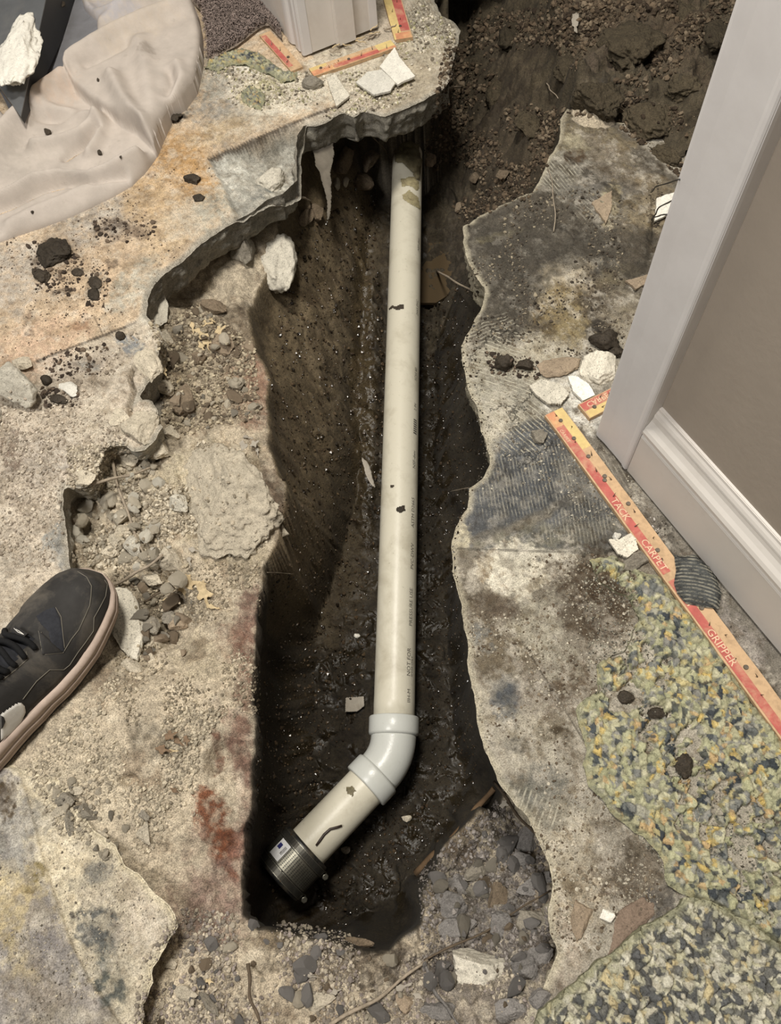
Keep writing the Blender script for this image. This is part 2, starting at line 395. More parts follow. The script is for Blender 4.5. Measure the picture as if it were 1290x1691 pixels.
# the standing water at the head of the trench is a separate object; keep a hollow for it
_w = soil*sstep(0.0, 0.02, DROP)
Xd = X+_w*0.008*fbm(Y, Zg*.12, X, 36, 2, 21, .5); Yd = Y+_w*0.008*fbm(Zg*.12, X, Y, 36, 2, 23, .5)
_uc = pmask(X, Y, [(380, 960), (560, 960), (600, 1300), (560, 1480), (500, 1530), (380, 1530)], .02, -.12, 0)*sstep(.02, .12, DROP)*(1-sstep(.5, 1.0, T))
Xd = Xd-.034*_uc
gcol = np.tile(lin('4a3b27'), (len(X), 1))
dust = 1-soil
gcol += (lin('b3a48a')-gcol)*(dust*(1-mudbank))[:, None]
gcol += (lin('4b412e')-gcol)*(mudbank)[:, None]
gcol = paint(X, Y, gcol, [
    ('e', 283, 640, 26, 90, 0, '4f4433', .85, .5), ('e', 262, 800, 20, 60, 0, '8d806a', .6, .5), ('e', 400, 560, 70, 80, 20, '6f604a', .9, .5), ('e', 350, 520, 80, 60, 0, '6a5b46', .8, .5), ('e', 405, 640, 40, 70, 0, '8e7158', .9, .4), ('e', 425, 640, 18, 70, 0, '83604c', .6, .5),
    ('e', 310, 640, 70, 60, 0, '9a8a6e', .7, .5), ('e', 280, 560, 40, 40, 0, '6a5d48', .8, .5), ('e', 250, 1010, 45, 40, 60, '6d614c', .8, .4), ('e', 320, 1000, 30, 30, 0, '5c5140', .7, .5),
    ('e', 150, 860, 50, 45, 0, '8e8068', .6, .5), ('e', 380, 900, 60, 30, 20, '8a7c5e', .7, .5),
    ('e', 410, 1020, 22, 60, 4, '725244', .8, .4), ('e', 415, 1010, 14, 30, 0, '65473a', .6, .5), ('e', 400, 950, 40, 16, 0, '7a6a50', .7),
    ('e', 358, 1370, 26, 76, -12, '784526', .98, .15), ('e', 378, 1400, 28, 44, 20, '75401f', .98, .2), ('e', 362, 1245, 7, 34, 2, '77503a', .9, .15), ('e', 398, 1250, 14, 50, -5, '755140', .8, .3), ('e', 400, 1330, 12, 70, 5, '866858', .7, .4),
    ('e', 395, 1430, 26, 40, 15, '8b6656', .7, .5), ('e', 330, 1500, 60, 60, 10, '8d7664', .7, .5), ('e', 360, 1530, 50, 40, 0, '866c5c', .6, .5), ('e', 325, 1390, 16, 30, 30, '96806c', .6, .5), ('e', 385, 1190, 14, 14, 0, '8a6a58', .6), ('e', 365, 1170, 12, 10, 0, '8a7a68', .7),
    ('e', 408, 1130, 13, 90, 2, '7a5644', .8, .4), ('e', 396, 1240, 22, 50, 0, '7b5a4a', .6, .4), ('e', 405, 1400, 14, 90, 4, '7c5b4a', .7, .4), ('e', 385, 1060, 24, 36, 0, '73503d', .7, .4), ('e', 350, 1490, 60, 60, 0, '846a5c', .7, .5), ('e', 392, 1300, 7, 34, 5, 'c3b29a', .8, .3), ('e', 340, 1430, 10, 14, 0, 'b9a78f', .7, .3), ('e', 330, 1090, 60, 40, 30, 'a19376', .6, .5), ('e', 350, 800, 90, 70, 0, 'bdb090', .6, .5), ('e', 455, 820, 16, 50, -10, '846a58', .7, .4),
    ('e', 270, 1230, 30, 26, 20, '6b5f4b', .8, .4), ('e', 110, 1330, 60, 40, 30, '9b917c', .7, .5), ('e', 180, 1310, 60, 40, 30, 'b5a98e', .5, .5),
    ('e', 460, 1540, 60, 30, 0, '8d8166', .6, .4), ('e', 420, 1640, 60, 40, 0, 'a3957e', .6, .5), ('e', 600, 1600, 130, 45, 5, '5e5140', .9, .5), ('e', 480, 1490, 60, 40, 40, '5c3c1c', .8, .5), ('e', 430, 1430, 24, 80, 0, '5b3b1e', .7, .5),
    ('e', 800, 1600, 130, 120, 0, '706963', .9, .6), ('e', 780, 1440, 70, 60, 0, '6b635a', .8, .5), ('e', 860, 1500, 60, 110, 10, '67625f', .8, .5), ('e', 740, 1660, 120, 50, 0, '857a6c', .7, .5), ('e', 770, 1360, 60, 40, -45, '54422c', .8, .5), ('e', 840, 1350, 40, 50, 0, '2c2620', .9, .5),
    ('e', 470, 1000, 40, 200, 8, '54422d', .7, .6), ('e', 500, 700, 60, 160, 8, '5a4a35', .6, .6), ('e', 560, 300, 60, 60, 0, '4f4333', .7, .5),
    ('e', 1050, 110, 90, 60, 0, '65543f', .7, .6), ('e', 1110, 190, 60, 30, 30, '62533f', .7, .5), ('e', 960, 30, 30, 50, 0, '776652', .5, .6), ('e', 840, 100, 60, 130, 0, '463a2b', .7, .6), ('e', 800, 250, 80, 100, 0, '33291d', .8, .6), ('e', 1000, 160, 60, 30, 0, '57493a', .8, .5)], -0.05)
for (c, m) in (('a59c8a', rubR*0),):
    pass
# broken tone: lumps of the soil catch dry dust
tone = 1+0.28*fbm(X, Y, Zg, 30, 4, 31)+0.22*fbm(X, Y, Zg, 130, 3, 33)
gcol *= tone[:, None]
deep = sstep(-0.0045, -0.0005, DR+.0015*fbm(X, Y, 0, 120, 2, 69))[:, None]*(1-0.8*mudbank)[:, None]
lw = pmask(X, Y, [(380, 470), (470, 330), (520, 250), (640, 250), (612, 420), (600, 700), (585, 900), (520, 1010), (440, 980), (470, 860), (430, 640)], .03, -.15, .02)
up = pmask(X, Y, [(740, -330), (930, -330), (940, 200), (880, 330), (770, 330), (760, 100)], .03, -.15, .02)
wc = lin('2b2313')*.85+(lin('69593d')-lin('2b2313')*.85)*np.clip(lw*.9+up*.5, 0, 1)[:, None]*(1-.6*sstep(.12, .26, DROP))[:, None]  # lit left wall and shade growing with depth are put into the soil colour
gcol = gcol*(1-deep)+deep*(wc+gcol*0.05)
stain = sstep(.05, .45, fbm(X, Y, Zg*.3, 34, 5, 61, .65)); gcol = gcol*(1-np.outer(stain*.42, [.9, 1, 1.08]))
pale = sstep(.12, .5, fbm(X, Y, 4.4, 55, 5, 63, .65))*(1-deep[:, 0])*(1-mudbank)*.35; gcol = gcol+(lin('cbbfa6')-gcol)*pale[:, None]
wet = soil*(1-0.85*mudbank)*sstep(0.25, 0.8, T)*0.9+0.35*E(1010, 190, 60, 30)+0.0*X
wet = np.clip(wet, 0, 1)*sstep(.0, .35, fbm(X, Y, Zg*.3, 60, 3, 67, .6)+.1)*(1-.8*lw)
wet = np.maximum(wet, E(598, 600, 20, 260, 0, .3, -.28)*.95)
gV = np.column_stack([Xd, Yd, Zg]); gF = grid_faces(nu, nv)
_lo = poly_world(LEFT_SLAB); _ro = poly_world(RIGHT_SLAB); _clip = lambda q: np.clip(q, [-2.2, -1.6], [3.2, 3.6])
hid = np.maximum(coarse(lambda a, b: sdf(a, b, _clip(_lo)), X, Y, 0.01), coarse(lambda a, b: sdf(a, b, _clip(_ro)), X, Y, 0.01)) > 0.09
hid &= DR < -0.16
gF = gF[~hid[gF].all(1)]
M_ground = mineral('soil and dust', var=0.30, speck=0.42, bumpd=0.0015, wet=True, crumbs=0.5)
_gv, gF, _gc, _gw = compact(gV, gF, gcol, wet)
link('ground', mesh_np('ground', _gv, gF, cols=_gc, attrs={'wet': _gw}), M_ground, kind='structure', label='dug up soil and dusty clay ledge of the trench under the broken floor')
GX, GY, GZ = Xd.reshape(nu, nv), Yd.reshape(nu, nv), Zg.reshape(nu, nv)

# ---- slab plates
def plate(name, outline, top, thick, strokes, base, seed, edgecol, shape=None, trow=None, label=None, amp=0.005, taper=0.012, kind='structure', mat=None, step=1.9, parent=None, inner=0.0, extra=None, cat=None, group=None, colfn=None, mott=None):
    far = lambda p: not (-0.75 < p[0] < 1.55 and -0.5 < p[1] < 2.2)
    # outline in metres, roughened; corners far outside the frame stay straight
    raw = poly_world(outline, top)
    raw = np.clip(raw, [-2.2, -1.6], [3.2, 3.6])
    pw = resample(raw, 0.004, amp, 38, seed, far=far)
    X, Y, nu, nv = lattice(top, step); X = X.ravel(); Y = Y.ravel()
    lo = pw.min(0); hi = pw.max(0)
    kk = (X > lo[0]-.01) & (X < hi[0]+.01) & (Y > lo[1]-.01) & (Y < hi[1]+.01)
    S = np.full(X.shape, -1.0); 
    cs = coarse(lambda a, b: sdf(a, b, raw), X[kk], Y[kk], 0.01)
    S[kk] = cs; near = kk & (np.abs(S) < 0.03)
    S[near] = sdf(X[near], Y[near], pw)
    keep = S > -0.0045
    fc = grid_faces(nu, nv); fc = fc[keep[fc].all(1)]
    Vx, fc, S = compact(np.column_stack([X, Y]), fc, S)
    oo = S < 0
    Vx[oo] = snap_out(Vx[oo], pw); S[oo] = 0
    X, Y = Vx[:, 0], Vx[:, 1]
    Z = np.full(X.shape, top)+0.0006*fbm(X, Y, 0, 60, 4, seed+1)
    ph = np.zeros(X.shape); rg = np.zeros(X.shape)
    if shape is not None: Z, ph, rg = shape(X, Y, Z)
    e = np.clip(S, -0.006, 0.02)
    chip = 0.5+0.5*fbm(X, Y, 0, 90, 3, seed+5)
    Z = Z-0.0035*(1-sstep(0, 0.007*(0.4+chip), e))
    col = np.tile(lin(base), (len(X), 1))
    col = paint(X, Y, col, strokes, top)
    col *= (1+0.16*fbm(X, Y, 0, 22, 4, seed+2)+0.10*fbm(X, Y, 0, 140, 3, seed+3))[:, None]
    if mott is not None:
        m1 = sstep(.02, .38, fbm(X, Y, 3.3, 42, 5, seed+20, .68))*mott[0]; m2 = sstep(.05, .40, fbm(X, Y, 8.8, 60, 5, seed+21, .68))*mott[1]; m3 = sstep(.15, .5, fbm(X, Y, 1.8, 120, 4, seed+22, .7))*mott[0]
        col = col*(1-np.outer(m1, [.50, .54, .60])); col = col+(lin('cdc4b2')-col)*m2[:, None]; col = col*(1-np.outer(m3, [.40, .45, .50]))
    if colfn is not None: col = colfn(X, Y, col)
    ec = lin(edgecol); ef = (1-sstep(0.001, 0.006+0.008*chip, e))*0.8
    col = col+(ec-col)*ef[:, None]
    # broken side face
    nr = 16; q = pw; nq = len(q)
    tg = np.roll(q, -1, 0)-np.roll(q, 1, 0); nrm = np.column_stack([tg[:, 1], -tg[:, 0]]); nrm /= np.linalg.norm(nrm, axis=1)[:, None]+1e-9
    area = 0.5*np.sum(q[:, 0]*np.roll(q[:, 1], -1)-np.roll(q[:, 0], -1)*q[:, 1])
    if area < 0: nrm = -nrm          # outward
    sv = []
    for j in range(nr):
        h = j/(nr-1.0); zz = top-0.0025-thick*h
        x3, y3 = q[:, 0], q[:, 1]
        off = -0.0015-taper*h+0.010*min(1, h*4)*fbm(x3, y3, zz*1.3, 34, 4, seed+7, 0.6)*(thick/0.06)+0.004*min(1, h*4)*fbm(x3, y3, zz, 120, 3, seed+8)*(thick/0.06)
        if j == nr-1: off = off-0.03
        sv.append(np.column_stack([x3+nrm[:, 0]*off, y3+nrm[:, 1]*off, np.full(nq, zz)]))
    SV = np.stack(sv, 1).reshape(-1, 3)
    sc = np.tile(ec*0.86, (len(SV), 1)); sc *= (1+0.35*fbm(SV[:, 0], SV[:, 1], SV[:, 2], 70, 4, seed+4))[:, None]
    if extra is not None: sc = extra(SV, sc)
    n0 = len(X)
    V = np.vstack([np.column_stack([X, Y, Z]), SV])
    sf = grid_faces(nq, nr, True)+n0
    if area > 0: sf = sf[:, ::-1]
    me = mesh_np(name, V, np.vstack([fc, sf]), cols=np.vstack([col, sc]), attrs={'phase': np.r_[ph, np.zeros(len(SV))], 'ridge': np.r_[rg, np.zeros(len(SV))]})
    return link(name, me, mat or M_slab, kind=kind, label=label, parent=parent, cat=cat, group=group), pw

M_slab = mineral('old concrete and adhesive', var=0.30, speck=0.32, bumpd=0.0015, rough=0.88, trowel=True)
def phase_dir(X, Y, px, py, ang, per, z=0.0, bend=0.0):
    """phase running across lines that lie at ang degrees in the photo near px,py; per in metres"""
    c = P(px, py, z)[:2]; a = math.radians(ang)
    d = P(px+20*math.cos(a), py+20*math.sin(a), z)[:2]-c; d /= np.linalg.norm(d); nx = np.array([-d[1], d[0]])
    u = (X-c[0])*nx[0]+(Y-c[1])*nx[1]; v = (X-c[0])*d[0]+(Y-c[1])*d[1]
    return 2*math.pi*(u+bend*v*v)/per
def trowel(X, Y, areas, top=0.0):
    ph = np.zeros(X.shape); rg = np.zeros(X.shape)
    for (px, py, rx, ry, ang, lang, per, bend, amt) in areas:
        m = emask(X, Y, px, py, rx, ry, ang, 0.2, top, 0.5, int(px+py))*amt
        k = m > rg; p = phase_dir(X, Y, px, py, lang, per, top, bend)
        ph[k] = p[k]; rg[k] = m[k]
    return ph, rg
SKIM = [(-420, 610), (0, 612), (62, 597), (207, 541), (226, 530), (240, 490), (262, 452), (300, 424), (330, 392), (372, 370), (386, 345), (366, 300), (345, 262), (396, 240), (520, 190), (560, 178), (548, 120), (500, 80), (300, -330), (-420, -330)]
def left_shape(X, Y, Z):
    sk = pmask(X, Y, SKIM, 0.006, 0, 0.0006)
    tile = pmask(X, Y, [(500, 205), (560, 181), (600, 160), (690, 150), (760, 60), (700, -40), (520, -60), (400, 100), (380, 200)], 0.002, 0, 0.002)
    low = pmask(X, Y, [(345, 262), (500, 205), (495, 330), (400, 372), (386, 345), (366, 300)], 0.007, 0, 0.002)
    dusty = pmask(X, Y, [(-100, 640), (60, 600), (210, 545), (270, 560), (260, 700), (100, 810), (115, 940), (-100, 1300)], 0.006, 0, 0.006)
    Z = Z+0.0025*sk-low*(0.006+0.03*sstep(0.0, 0.1, (P(430, 300)[0]-X)*0+np.clip(X-P(395, 320)[0], 0, 1)))
    Z = Z+low*0.006*fbm(X, Y, 0, 50, 4, 71)+dusty*(0.005*fbm(X, Y, 0, 40, 4, 72)+0.0026*fbm(X, Y, 0, 150, 4, 73))
    # crack through the slab tongue
    cr = lmask(X, Y, [(221, 600), (214, 625), (222, 645), (213, 668), (215, 690)], 5)
    Z = Z-0.012*cr
    ph, rg = trowel(X, Y, [(700, 40, 45, 40, 30, 62, .0062, 0.3, 1), (215, 568, 22, 14, 10, 35, .008, 0, .5), (85, 760, 40, 14, 60, 60, .007, 0, .25)])
    return Z, ph, rg
left_strokes = [
    ('p', SKIM, 'c3ab8b', 1.0, .003, .001),
    ('e', 110, 500, 130, 60, -20, 'cbb08d', .7, .6), ('e', 60, 570, 80, 40, -20, 'c4a083', .6, .6), ('e', 20, 450, 60, 60, 0, 'b4aa9c', .8, .6), ('e', 150, 370, 70, 40, -20, '9d958a', .8, .6), ('e', 190, 440, 60, 50, 0, 'bda281', .6, .5),
    ('e', 290, 260, 60, 42, -20, 'b58d55', .9, .6), ('e', 330, 300, 40, 34, 20, 'b88e52', .85, .6), ('e', 250, 330, 40, 40, 0, 'ba9b6d', .7, .6), ('e', 355, 345, 26, 40, 40, 'a8a595', .8, .5), ('e', 310, 370, 40, 30, -40, 'b8b2a0', .5, .6), ('e', 270, 400, 40, 24, -40, 'c9ad84', .7, .5),
    ('e', 370, 170, 50, 60, 0, '918d84', .9, .5), ('e', 420, 190, 50, 30, -20, 'b7ab94', .8, .5), ('e', 360, 220, 50, 20, -20, 'b79f78', .8, .6), ('e', 430, 140, 60, 30, -10, 'd6cdb8', .9, .6), ('e', 480, 160, 60, 34, -20, 'd8cfb9', .9, .5), ('e', 560, 130, 80, 40, -20, 'd3c9b2', .9, .5),
    ('e', 345, 130, 30, 30, 0, 'a6a191', .7), ('e', 400, 110, 30, 16, 20, 'e1dccb', .9, .4), ('e', 440, 150, 26, 24, 0, 'b0a874', .7, .5), ('e', 410, 160, 14, 18, 0, 'b9a35f', .5, .5),
    ('p', [(590, 150), (660, 60), (690, -20), (770, 40), (760, 80), (740, 130), (700, 165), (640, 185)], 'a99c84', .95, .006), ('e', 715, 45, 50, 38, 30, '8b8170', .95, .3), ('e', 700, 70, 34, 20, 20, 'd4c8ad', .7), ('e', 650, 130, 60, 24, -10, 'bcae93', .8, .5), ('e', 545, 215, 60, 14, -15, '9a927f', .8),
    ('p', [(345, 262), (500, 205), (495, 330), (400, 372), (386, 345), (366, 300)], '9d9a8e', .95, .003), ('e', 420, 280, 60, 30, -20, 'c3bfb0', .8, .5), ('e', 450, 265, 18, 14, 0, '857461', .9, .3), ('e', 430, 300, 14, 30, 30, '5f635f', .8, .3), ('e', 380, 280, 24, 26, 40, 'cfcdc0', .7),
    ('e', 105, 690, 130, 70, -20, 'bdae99', .9, .6), ('e', 60, 850, 110, 100, 0, 'b9ab97', .8, .6), ('e', 120, 640, 60, 24, -20, '8b7e6c', .8, .5), ('e', 150, 600, 60, 14, -20, '95887a', .7, .5), ('e', 80, 760, 70, 40, 0, 'a2978a', .6, .6), ('e', 20, 740, 20, 34, 0, '6f5c4c', .8, .4), ('e', 30, 830, 16, 12, 0, '7f7062', .7),
    ('e', 110, 770, 20, 14, 0, '857d76', .6), ('e', 95, 905, 22, 34, 0, '858580', .9, .3), ('e', 215, 568, 24, 14, 20, '75787a', .9, .25), ('e', 150, 605, 18, 8, 10, '84847f', .6), ('e', 30, 930, 60, 30, 0, 'a79c8a', .7, .6), ('e', 160, 700, 50, 40, 0, 'c2b6a0', .7, .6),
    ('e', 225, 470, 26, 60, 40, 'b0ab9a', .8, .4), ('e', 250, 500, 16, 40, 10, 'bcb8a8', .8, .4),
    ('e', 195, 380, 36, 16, 10, '6c5d4f', .8, .4), ('e', 230, 385, 18, 10, 0, '7a6650', .7), ('e', 90, 430, 42, 34, -30, '6b5a4a', .45, .5), ('e', 130, 450, 12, 7, 0, '3c322a', .9), ('e', 158, 470, 13, 22, 15, '43392f', .85, .3), ('e', 105, 484, 22, 7, -5, '55483b', .8), ('e', 185, 437, 11, 9, 0, '5b4c3e', .7),
    ('e', 130, 540, 14, 10, 0, 'a07a58', .7), ('e', 50, 521, 10, 6, 0, '7c6450', .7), ('e', 52, 552, 7, 5, 0, '5c4a3c', .8), ('e', 250, 290, 7, 5, 0, '6b4a30', .7), ('e', 290, 190, 18, 14, 0, '3c342b', .95, .3),
    ('l', [(62, 597), (207, 541), (222, 534)], 3.2, '4a3f33', .9), ('l', [(345, 262), (396, 241), (520, 190), (562, 176)], 4.6, '4d4236', .9), ('l', [(170, 552), (156, 524)], 1.6, '6b5a46', .8), ('l', [(545, 195), (566, 182), (600, 178)], 2, '54483a', .8), ('l', [(221, 600), (214, 625), (222, 645), (213, 668)], 3, '5b5040', .9)]
slabL, pwL = plate('floor', LEFT_SLAB, 0.0, 0.062, left_strokes, 'b9ab95', 101, 'a39c8c', left_shape, mott=(.55, .35), label='broken concrete floor slab left of the trench, tan and dusty',
    extra=lambda V, c: c*(1-0.12*pmask(V[:, 0], V[:, 1], [(500, 330), (440, 300), (240, 400), (200, 560), (280, 560), (420, 420)], .01)[:, None]))  # broken side face here carries a little shade in its colour

def right_shape(X, Y, Z):
    mud = pmask(X, Y, [(880, 300), (766, 365), (750, 400), (800, 500), (780, 575), (860, 560), (900, 470), (1000, 450), (1060, 480), (1080, 330), (1000, 300), (940, 330)], 0.006, 0, 0.01)
    Z = Z+mud*(0.003+0.0035*fbm(X, Y, 0, 45, 4, 81)+0.003*fbm(X, Y, 0, 110, 3, 82))
    a = pmask(X, Y, [(930, 180), (960, 185), (1100, 290), (1030, 420), (960, 380), (890, 330), (900, 260)], 0.003, 0, 0.003)
    Z = Z+0.002*a
    s1 = pmask(X, Y, [(740, 905), (1000, 914), (1050, 892), (1200, 850), (1400, 1200), (980, 1240), (868, 1068), (745, 1000)], .0008, 0, .0004)
    Z = Z-0.0012*s1
    Z = Z+0.003*emask(X, Y, 880, 550, 80, 60, 20, .6, 0, .4, 5)*(0.5+fbm(X, Y, 0, 60, 4, 83))
    Z = Z+0.0022*emask(X, Y, 950, 470, 60, 40, 0, .5, 0, .4, 6)*(0.5+fbm(X, Y, 0, 90, 4, 85))
    Z = Z-0.004*emask(X, Y, 1045, 1440, 40, 55, -10, .4, 0, .4, 7)
    ph, rg = trowel(X, Y, [(830, 620, 60, 70, 20, 18, .0058, 0.5, 1), (860, 690, 60, 60, 40, 40, .0058, 0.4, .8), (870, 790, 90, 60, -20, 78, .0045, 0, .4), (960, 860, 60, 40, -25, 80, .0045, 0, .35), (870, 1330, 60, 26, 30, -70, .006, 0, .6),
        (920, 290, 34, 28, 0, 50, .0055, 0, .8), (990, 350, 40, 30, 10, 40, .006, 0, .35), (800, 560, 60, 30, -20, -18, .006, 0, .6), (1020, 780, 50, 30, 40, 60, .006, 0, .3)])
    return Z, ph, rg
def right_over(X, Y, col):
    for pts, c, a in (([(880, 310), (766, 370), (755, 400), (798, 490), (780, 575), (850, 560), (890, 500), (905, 460), (960, 440), (1060, 470), (1085, 380), (1000, 380), (940, 340)], '484238', .75), ([(812, 760), (850, 700), (930, 690), (1010, 790), (1035, 870), (900, 850), (785, 895), (775, 850), (795, 800)], '3f4143', .6),
            ([(960, 925), (1040, 935), (1050, 1010), (1000, 1060), (940, 1040), (935, 970)], '41321f', .55), ([(785, 975), (840, 985), (860, 1010), (800, 1025)], '55483a', .5), ([(815, 1130), (850, 1130), (856, 1175), (828, 1195)], '414548', .6), ([(850, 1300), (930, 1290), (970, 1340), (900, 1370), (865, 1345)], '5a5950', .5), ([(1010, 1400), (1080, 1400), (1100, 1470), (1030, 1500)], '5a4f40', .5)):
        m = pmask(X, Y, pts, .006, 0, .014, len(pts), 40)*a*(.55+.45*np.clip(1.6*fbm(X, Y, 2.2, 90, 3, 7)+.7, 0, 1)); col = col+(lin(c)-col)*m[:, None]
    return col
right_strokes = [
    ('p', [(930, 180), (1010, 190), (1060, 240), (1130, 300), (1100, 480), (1000, 560), (760, 560), (760, 370), (890, 320)], '5f574a', .95, .006),
    ('e', 960, 215, 60, 40, 30, '7d7156', .9, .5), ('e', 1010, 250, 50, 30, 40, '857659', .8, .5), ('e', 985, 290, 70, 60, 45, '7c7263', .8, .4), ('e', 945, 240, 26, 20, 0, 'a89e80', .8, .4), ('e', 935, 290, 40, 40, 0, '8a8577', .9, .4), ('e', 950, 260, 16, 12, 0, '57442e', .9, .3), ('e', 990, 330, 60, 34, 20, '6d685f', .9, .4),
    ('e', 820, 390, 70, 40, -10, '4c463c', .9, .5), ('e', 860, 430, 90, 50, 20, '46423b', .85, .5), ('e', 1000, 420, 60, 30, 20, '504b42', .9, .5), ('e', 830, 500, 60, 40, 0, '4b453a', .9, .5), ('e', 1050, 400, 40, 40, 0, '675b48', .8, .5), ('e', 1080, 310, 40, 20, 20, '8c7c5f', .7, .5), ('e', 790, 430, 16, 30, -20, '8e8777', .6, .4),
    ('e', 1008, 338, 16, 34, 10, 'a39674', .85, .25), ('e', 1060, 355, 40, 26, 10, '9b8b6b', .7, .4), ('e', 985, 300, 70, 5, 38, '3f3930', .8, .4), ('e', 940, 385, 60, 6, 20, '2f2a24', .8, .4), ('e', 810, 395, 50, 5, -15, '7b7252', .7, .5), ('e', 1020, 455, 40, 14, -15, '776b4f', .7, .5),
    ('e', 930, 470, 50, 34, -10, 'a3957a', .9, .4), ('e', 935, 460, 26, 22, 0, 'b8ac95', .8, .4), ('e', 925, 520, 46, 50, 10, '8d7a50', .8, .5), ('e', 945, 545, 26, 40, 0, '96855b', .7, .4), ('e', 990, 500, 40, 30, 20, '554938', .8, .5), ('e', 1030, 520, 40, 40, 0, '8d826c', .8, .5), ('e', 985, 540, 20, 14, 0, '2e2821', .9),
    ('e', 860, 590, 80, 50, 20, 'a39a84', .9, .5), ('e', 900, 590, 40, 34, 0, 'ada38c', .9, .4), ('e', 820, 560, 50, 20, -10, '6f675a', .9, .4), ('e', 800, 640, 40, 70, 10, 'a9a28d', .8, .4), ('e', 860, 660, 60, 40, 20, '8f8a7b', .8, .5), ('e', 830, 700, 50, 40, 20, 'b7ae97', .8, .5),
    ('p', [(812, 760), (850, 700), (930, 690), (1010, 790), (1040, 880), (1000, 910), (770, 905), (752, 880), (780, 810)], '5c5d5e', .95, .006), ('e', 850, 740, 40, 22, 0, '7b7e80', .8, .4), ('e', 880, 800, 80, 40, -20, '505356', .8, .4), ('e', 950, 770, 30, 34, 20, '8f897b', .8, .4), ('e', 965, 800, 34, 26, 30, '9a9383', .7, .4),
    ('p', [(770, 890), (870, 850), (960, 808), (966, 822), (880, 868), (790, 905)], '857a64', .6, .003), ('e', 900, 890, 90, 24, -8, '74705f', .8, .5), ('e', 980, 870, 50, 40, -20, '5c584e', .8, .5), ('e', 760, 890, 16, 30, 20, 'c1b697', .9, .3),
    ('p', [(740, 905), (1000, 914), (1060, 890), (1120, 1000), (980, 1100), (870, 1060), (790, 1120), (750, 1000)], '7d7464', .9, .005), ('e', 850, 940, 60, 38, 25, 'c9c1ab', .95, .2), ('e', 890, 915, 70, 10, 2, 'c2bba8', .8, .4), ('e', 830, 960, 24, 22, 0, 'cfc7b2', .8), ('e', 800, 940, 10, 24, 20, '8d7a5c', .9), ('e', 800, 1000, 34, 26, 20, '665a48', .95, .3), ('e', 835, 1010, 20, 12, 10, '5b4e3e', .9, .3),
    ('e', 990, 970, 62, 66, 10, '453726', .95, .5), ('e', 985, 1020, 55, 34, 0, '4a3c2a', .9, .5), ('e', 880, 1040, 40, 60, 30, 'a09985', .85, .5), ('e', 800, 1060, 34, 26, 0, '6a6a66', .9, .4), ('e', 830, 1080, 50, 28, 10, '6b5e48', .9, .4), ('e', 810, 1100, 30, 20, 0, '5f533f', .8, .4),
    ('e', 800, 1170, 20, 40, -10, 'b1a894', .8, .4), ('e', 835, 1160, 22, 40, -5, '5b5d60', .95, .3), ('e', 860, 1200, 40, 50, 20, 'a59c88', .8, .5), ('e', 900, 1130, 50, 50, 30, '8c8172', .8, .5), ('e', 925, 1080, 30, 50, -35, 'a09985', .8, .4), ('e', 950, 1140, 40, 50, 0, '5c4d3a', .9, .5), ('e', 925, 1215, 24, 18, 0, '51442f', .9, .4),
    ('e', 880, 1250, 50, 40, 0, 'a39b88', .8, .5), ('e', 900, 1290, 40, 30, 0, '6d6a60', .9, .4), ('e', 860, 1230, 26, 16, 0, '5f5b52', .8, .4), ('e', 870, 1335, 60, 30, 30, '77766b', .9, .4), ('e', 930, 1340, 40, 30, 0, '8d8674', .8, .5), ('e', 930, 1400, 60, 60, 20, 'aa9f88', .9, .5), ('e', 950, 1480, 60, 60, 0, 'a5977e', .9, .5), ('e', 920, 1560, 40, 60, 10, '9f9280', .9, .5),
    ('e', 1045, 1440, 50, 60, -10, '6d6252', .95, .5), ('e', 1020, 1475, 22, 16, 10, '4c3d2c', .9, .4), ('e', 1090, 1490, 30, 30, 0, '55504a', .9, .5), ('e', 1040, 1420, 20, 30, 0, '4d4437', .8, .5), ('e', 900, 1660, 60, 60, 0, '7d7060', .9, .5),
    ('p', [(1000, 640), (1060, 760), (1300, 1080), (1300, 1220), (1120, 980), (905, 690)], '6e675c', .8, .01), ('e', 940, 655, 40, 40, 40, 'd8d4c8', .9, .4), ('e', 985, 690, 20, 30, -20, 'd9d5ca', .9, .4), ('e', 1230, 1060, 30, 60, -40, '9a9188', .8, .5), ('e', 1100, 900, 20, 50, -38, '4b453c', .8, .5), ('e', 1020, 760, 16, 60, -38, '5a5246', .8, .5),
    ('l', [(740, 905), (1000, 914), (1050, 892)], 1.6, '5b564b', .7), ('l', [(868, 1068), (972, 1236)], 1.8, '5b5447', .8), ('l', [(1000, 912), (1060, 888)], 3, '2c2822', .8), ('e', 890, 922, 4, 4, 0, '40403c', .9)]
slabR, pwR = plate('floor', RIGHT_SLAB, 0.0, 0.085, right_strokes, '989080', 202, 'b3a98f', right_shape, mott=(.85, .40), colfn=right_over, label='broken concrete floor slab right of the trench with old tile adhesive', amp=0.0042, taper=0.018)

